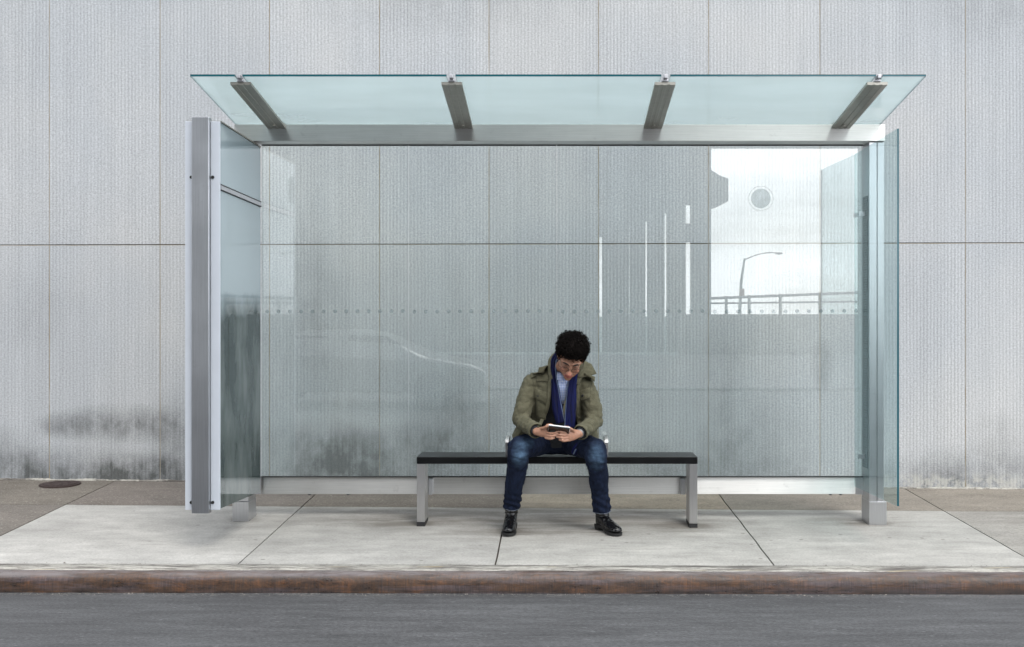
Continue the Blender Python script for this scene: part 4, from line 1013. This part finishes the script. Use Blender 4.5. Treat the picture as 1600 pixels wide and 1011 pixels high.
for xa_, xb_ in ((1.35, 2.25), (2.33, 3.25)):
    bm = bmesh.new(); y_ = -D - .9 + .715
    hexa(bm, [(cx0 - xa_ + .18, y_ + .03, g0 + .88), (cx0 - xb_, y_ + .03, g0 + .88), (cx0 - xb_, y_ + .0, g0 + .88), (cx0 - xa_ + .18, y_, g0 + .88), (cx0 - xa_ - .25, y_ + .02, g0 + 1.17), (cx0 - xb_ + .03, y_ + .02, g0 + 1.19), (cx0 - xb_ + .03, y_ - .02, g0 + 1.19), (cx0 - xa_ - .25, y_ - .02, g0 + 1.17)])
    fin(bm, 'side_window', 'carglass', cr_)
for wx in (.85, 3.55):
    for wy in (-.02, -1.78):
        bm = bmesh.new(); cyl(bm, (cx0 - wx, -D + wy - .0, g0 + .31), (0, 1, 0), .31, .2, 24); wh = fin(bm, 'wheel', 'tyre', cr_)
        bm = bmesh.new(); cyl(bm, (cx0 - wx, -D + wy + (.10 if wy > -1 else -.10), g0 + .31), (0, 1, 0), .20, .02, 20); fin(bm, 'rim', 'carglass', wh)
# ================================================================ LIGHT, CAMERA
SUN_EL, SUN_AZ = R(52), R(200)   # azimuth measured as Blender's sky does
w = bpy.data.worlds.new('World'); scn.world = w; w.use_nodes = True; t = w.node_tree; t.nodes.clear()
def wn(typ, ins=None, **p):
    nd = t.nodes.new('ShaderNode' + typ)
    for k, v in p.items(): setattr(nd, k, v)
    for k, v in (ins or {}).items():
        if isinstance(v, bpy.types.NodeSocket): t.links.new(v, nd.inputs[k])
        else: nd.inputs[k].default_value = v
    return nd
sky = wn('TexSky', sky_type='NISHITA'); sky.sun_disc = False; sky.sun_elevation = SUN_EL; sky.sun_rotation = SUN_AZ; sky.air_density = 1.0; sky.dust_density = 2.0
tc = wn('TexCoord'); mp = wn('Mapping', {'Vector': tc.outputs['Generated'], 'Scale': (1.2, 1.2, 7.0)})
cn = wn('TexNoise', {'Vector': mp.outputs[0], 'Scale': 1.6, 'Detail': 6.0, 'Roughness': .6})
cr = wn('MapRange', {'Value': cn.outputs[0], 'From Min': .40, 'From Max': .60, 'To Min': .42, 'To Max': 1.0})
geo_ = wn('VectorMath', {0: tc.outputs['Generated'], 1: Vector((.42, -.88, .16)).normalized()}, operation='DOT_PRODUCT')
glow = wn('MapRange', {'Value': geo_.outputs['Value'], 'From Min': .55, 'From Max': 1.0, 'To Min': 1.0, 'To Max': 1.95})
cloud = wn('Mix', {0: 1.0, 6: (15.4, 15.7, 16.1, 1), 7: wn('CombineXYZ', {0: glow.outputs[0], 1: glow.outputs[0], 2: glow.outputs[0]}).outputs[0]}, data_type='RGBA', blend_type='MULTIPLY')
mx_ = wn('Mix', {0: cr.outputs[0], 6: sky.outputs[0], 7: cloud.outputs[2]}, data_type='RGBA')
bg = wn('Background', {'Color': mx_.outputs[2], 'Strength': .10}); wo = wn('OutputWorld', {'Surface': bg.outputs[0]})
sd = bpy.data.lights.new('sun', 'SUN'); sd.energy = 1.0; sd.angle = R(22); sd.color = (1, .96, .90)
so = bpy.data.objects.new('sun', sd); col.objects.link(so)
# light comes from in front and a little from the right
dirv = Vector((-.35, .75, -1.05)).normalized(); so.rotation_euler = dirv.to_track_quat('-Z', 'Y').to_euler()
sky.sun_elevation = math.asin(-dirv.z); sky.sun_rotation = math.atan2(-dirv.x, -dirv.y)
cd = bpy.data.cameras.new('camera'); cam = bpy.data.objects.new('camera', cd); col.objects.link(cam); scn.camera = cam
cam.location = (0, 0, ZC); cam.rotation_euler = (R(90), 0, 0)
cd.sensor_width = 36; cd.lens = 36 * F / 1600; cd.clip_end = 2000; cd.clip_start = .05
cd.shift_x = (800 - CX) / 1600; cd.shift_y = -(505.5 - HY) / 1600
vs = scn.view_settings; vs.view_transform = 'Standard'; vs.look = 'None'; vs.exposure = 0.50; vs.gamma = 1
scn.render.engine = 'CYCLES'; scn.cycles.max_bounces = 10; scn.cycles.transparent_max_bounces = 16; scn.cycles.use_denoising = True
scn.cycles.glossy_bounces = 5; scn.cycles.caustics_reflective = False
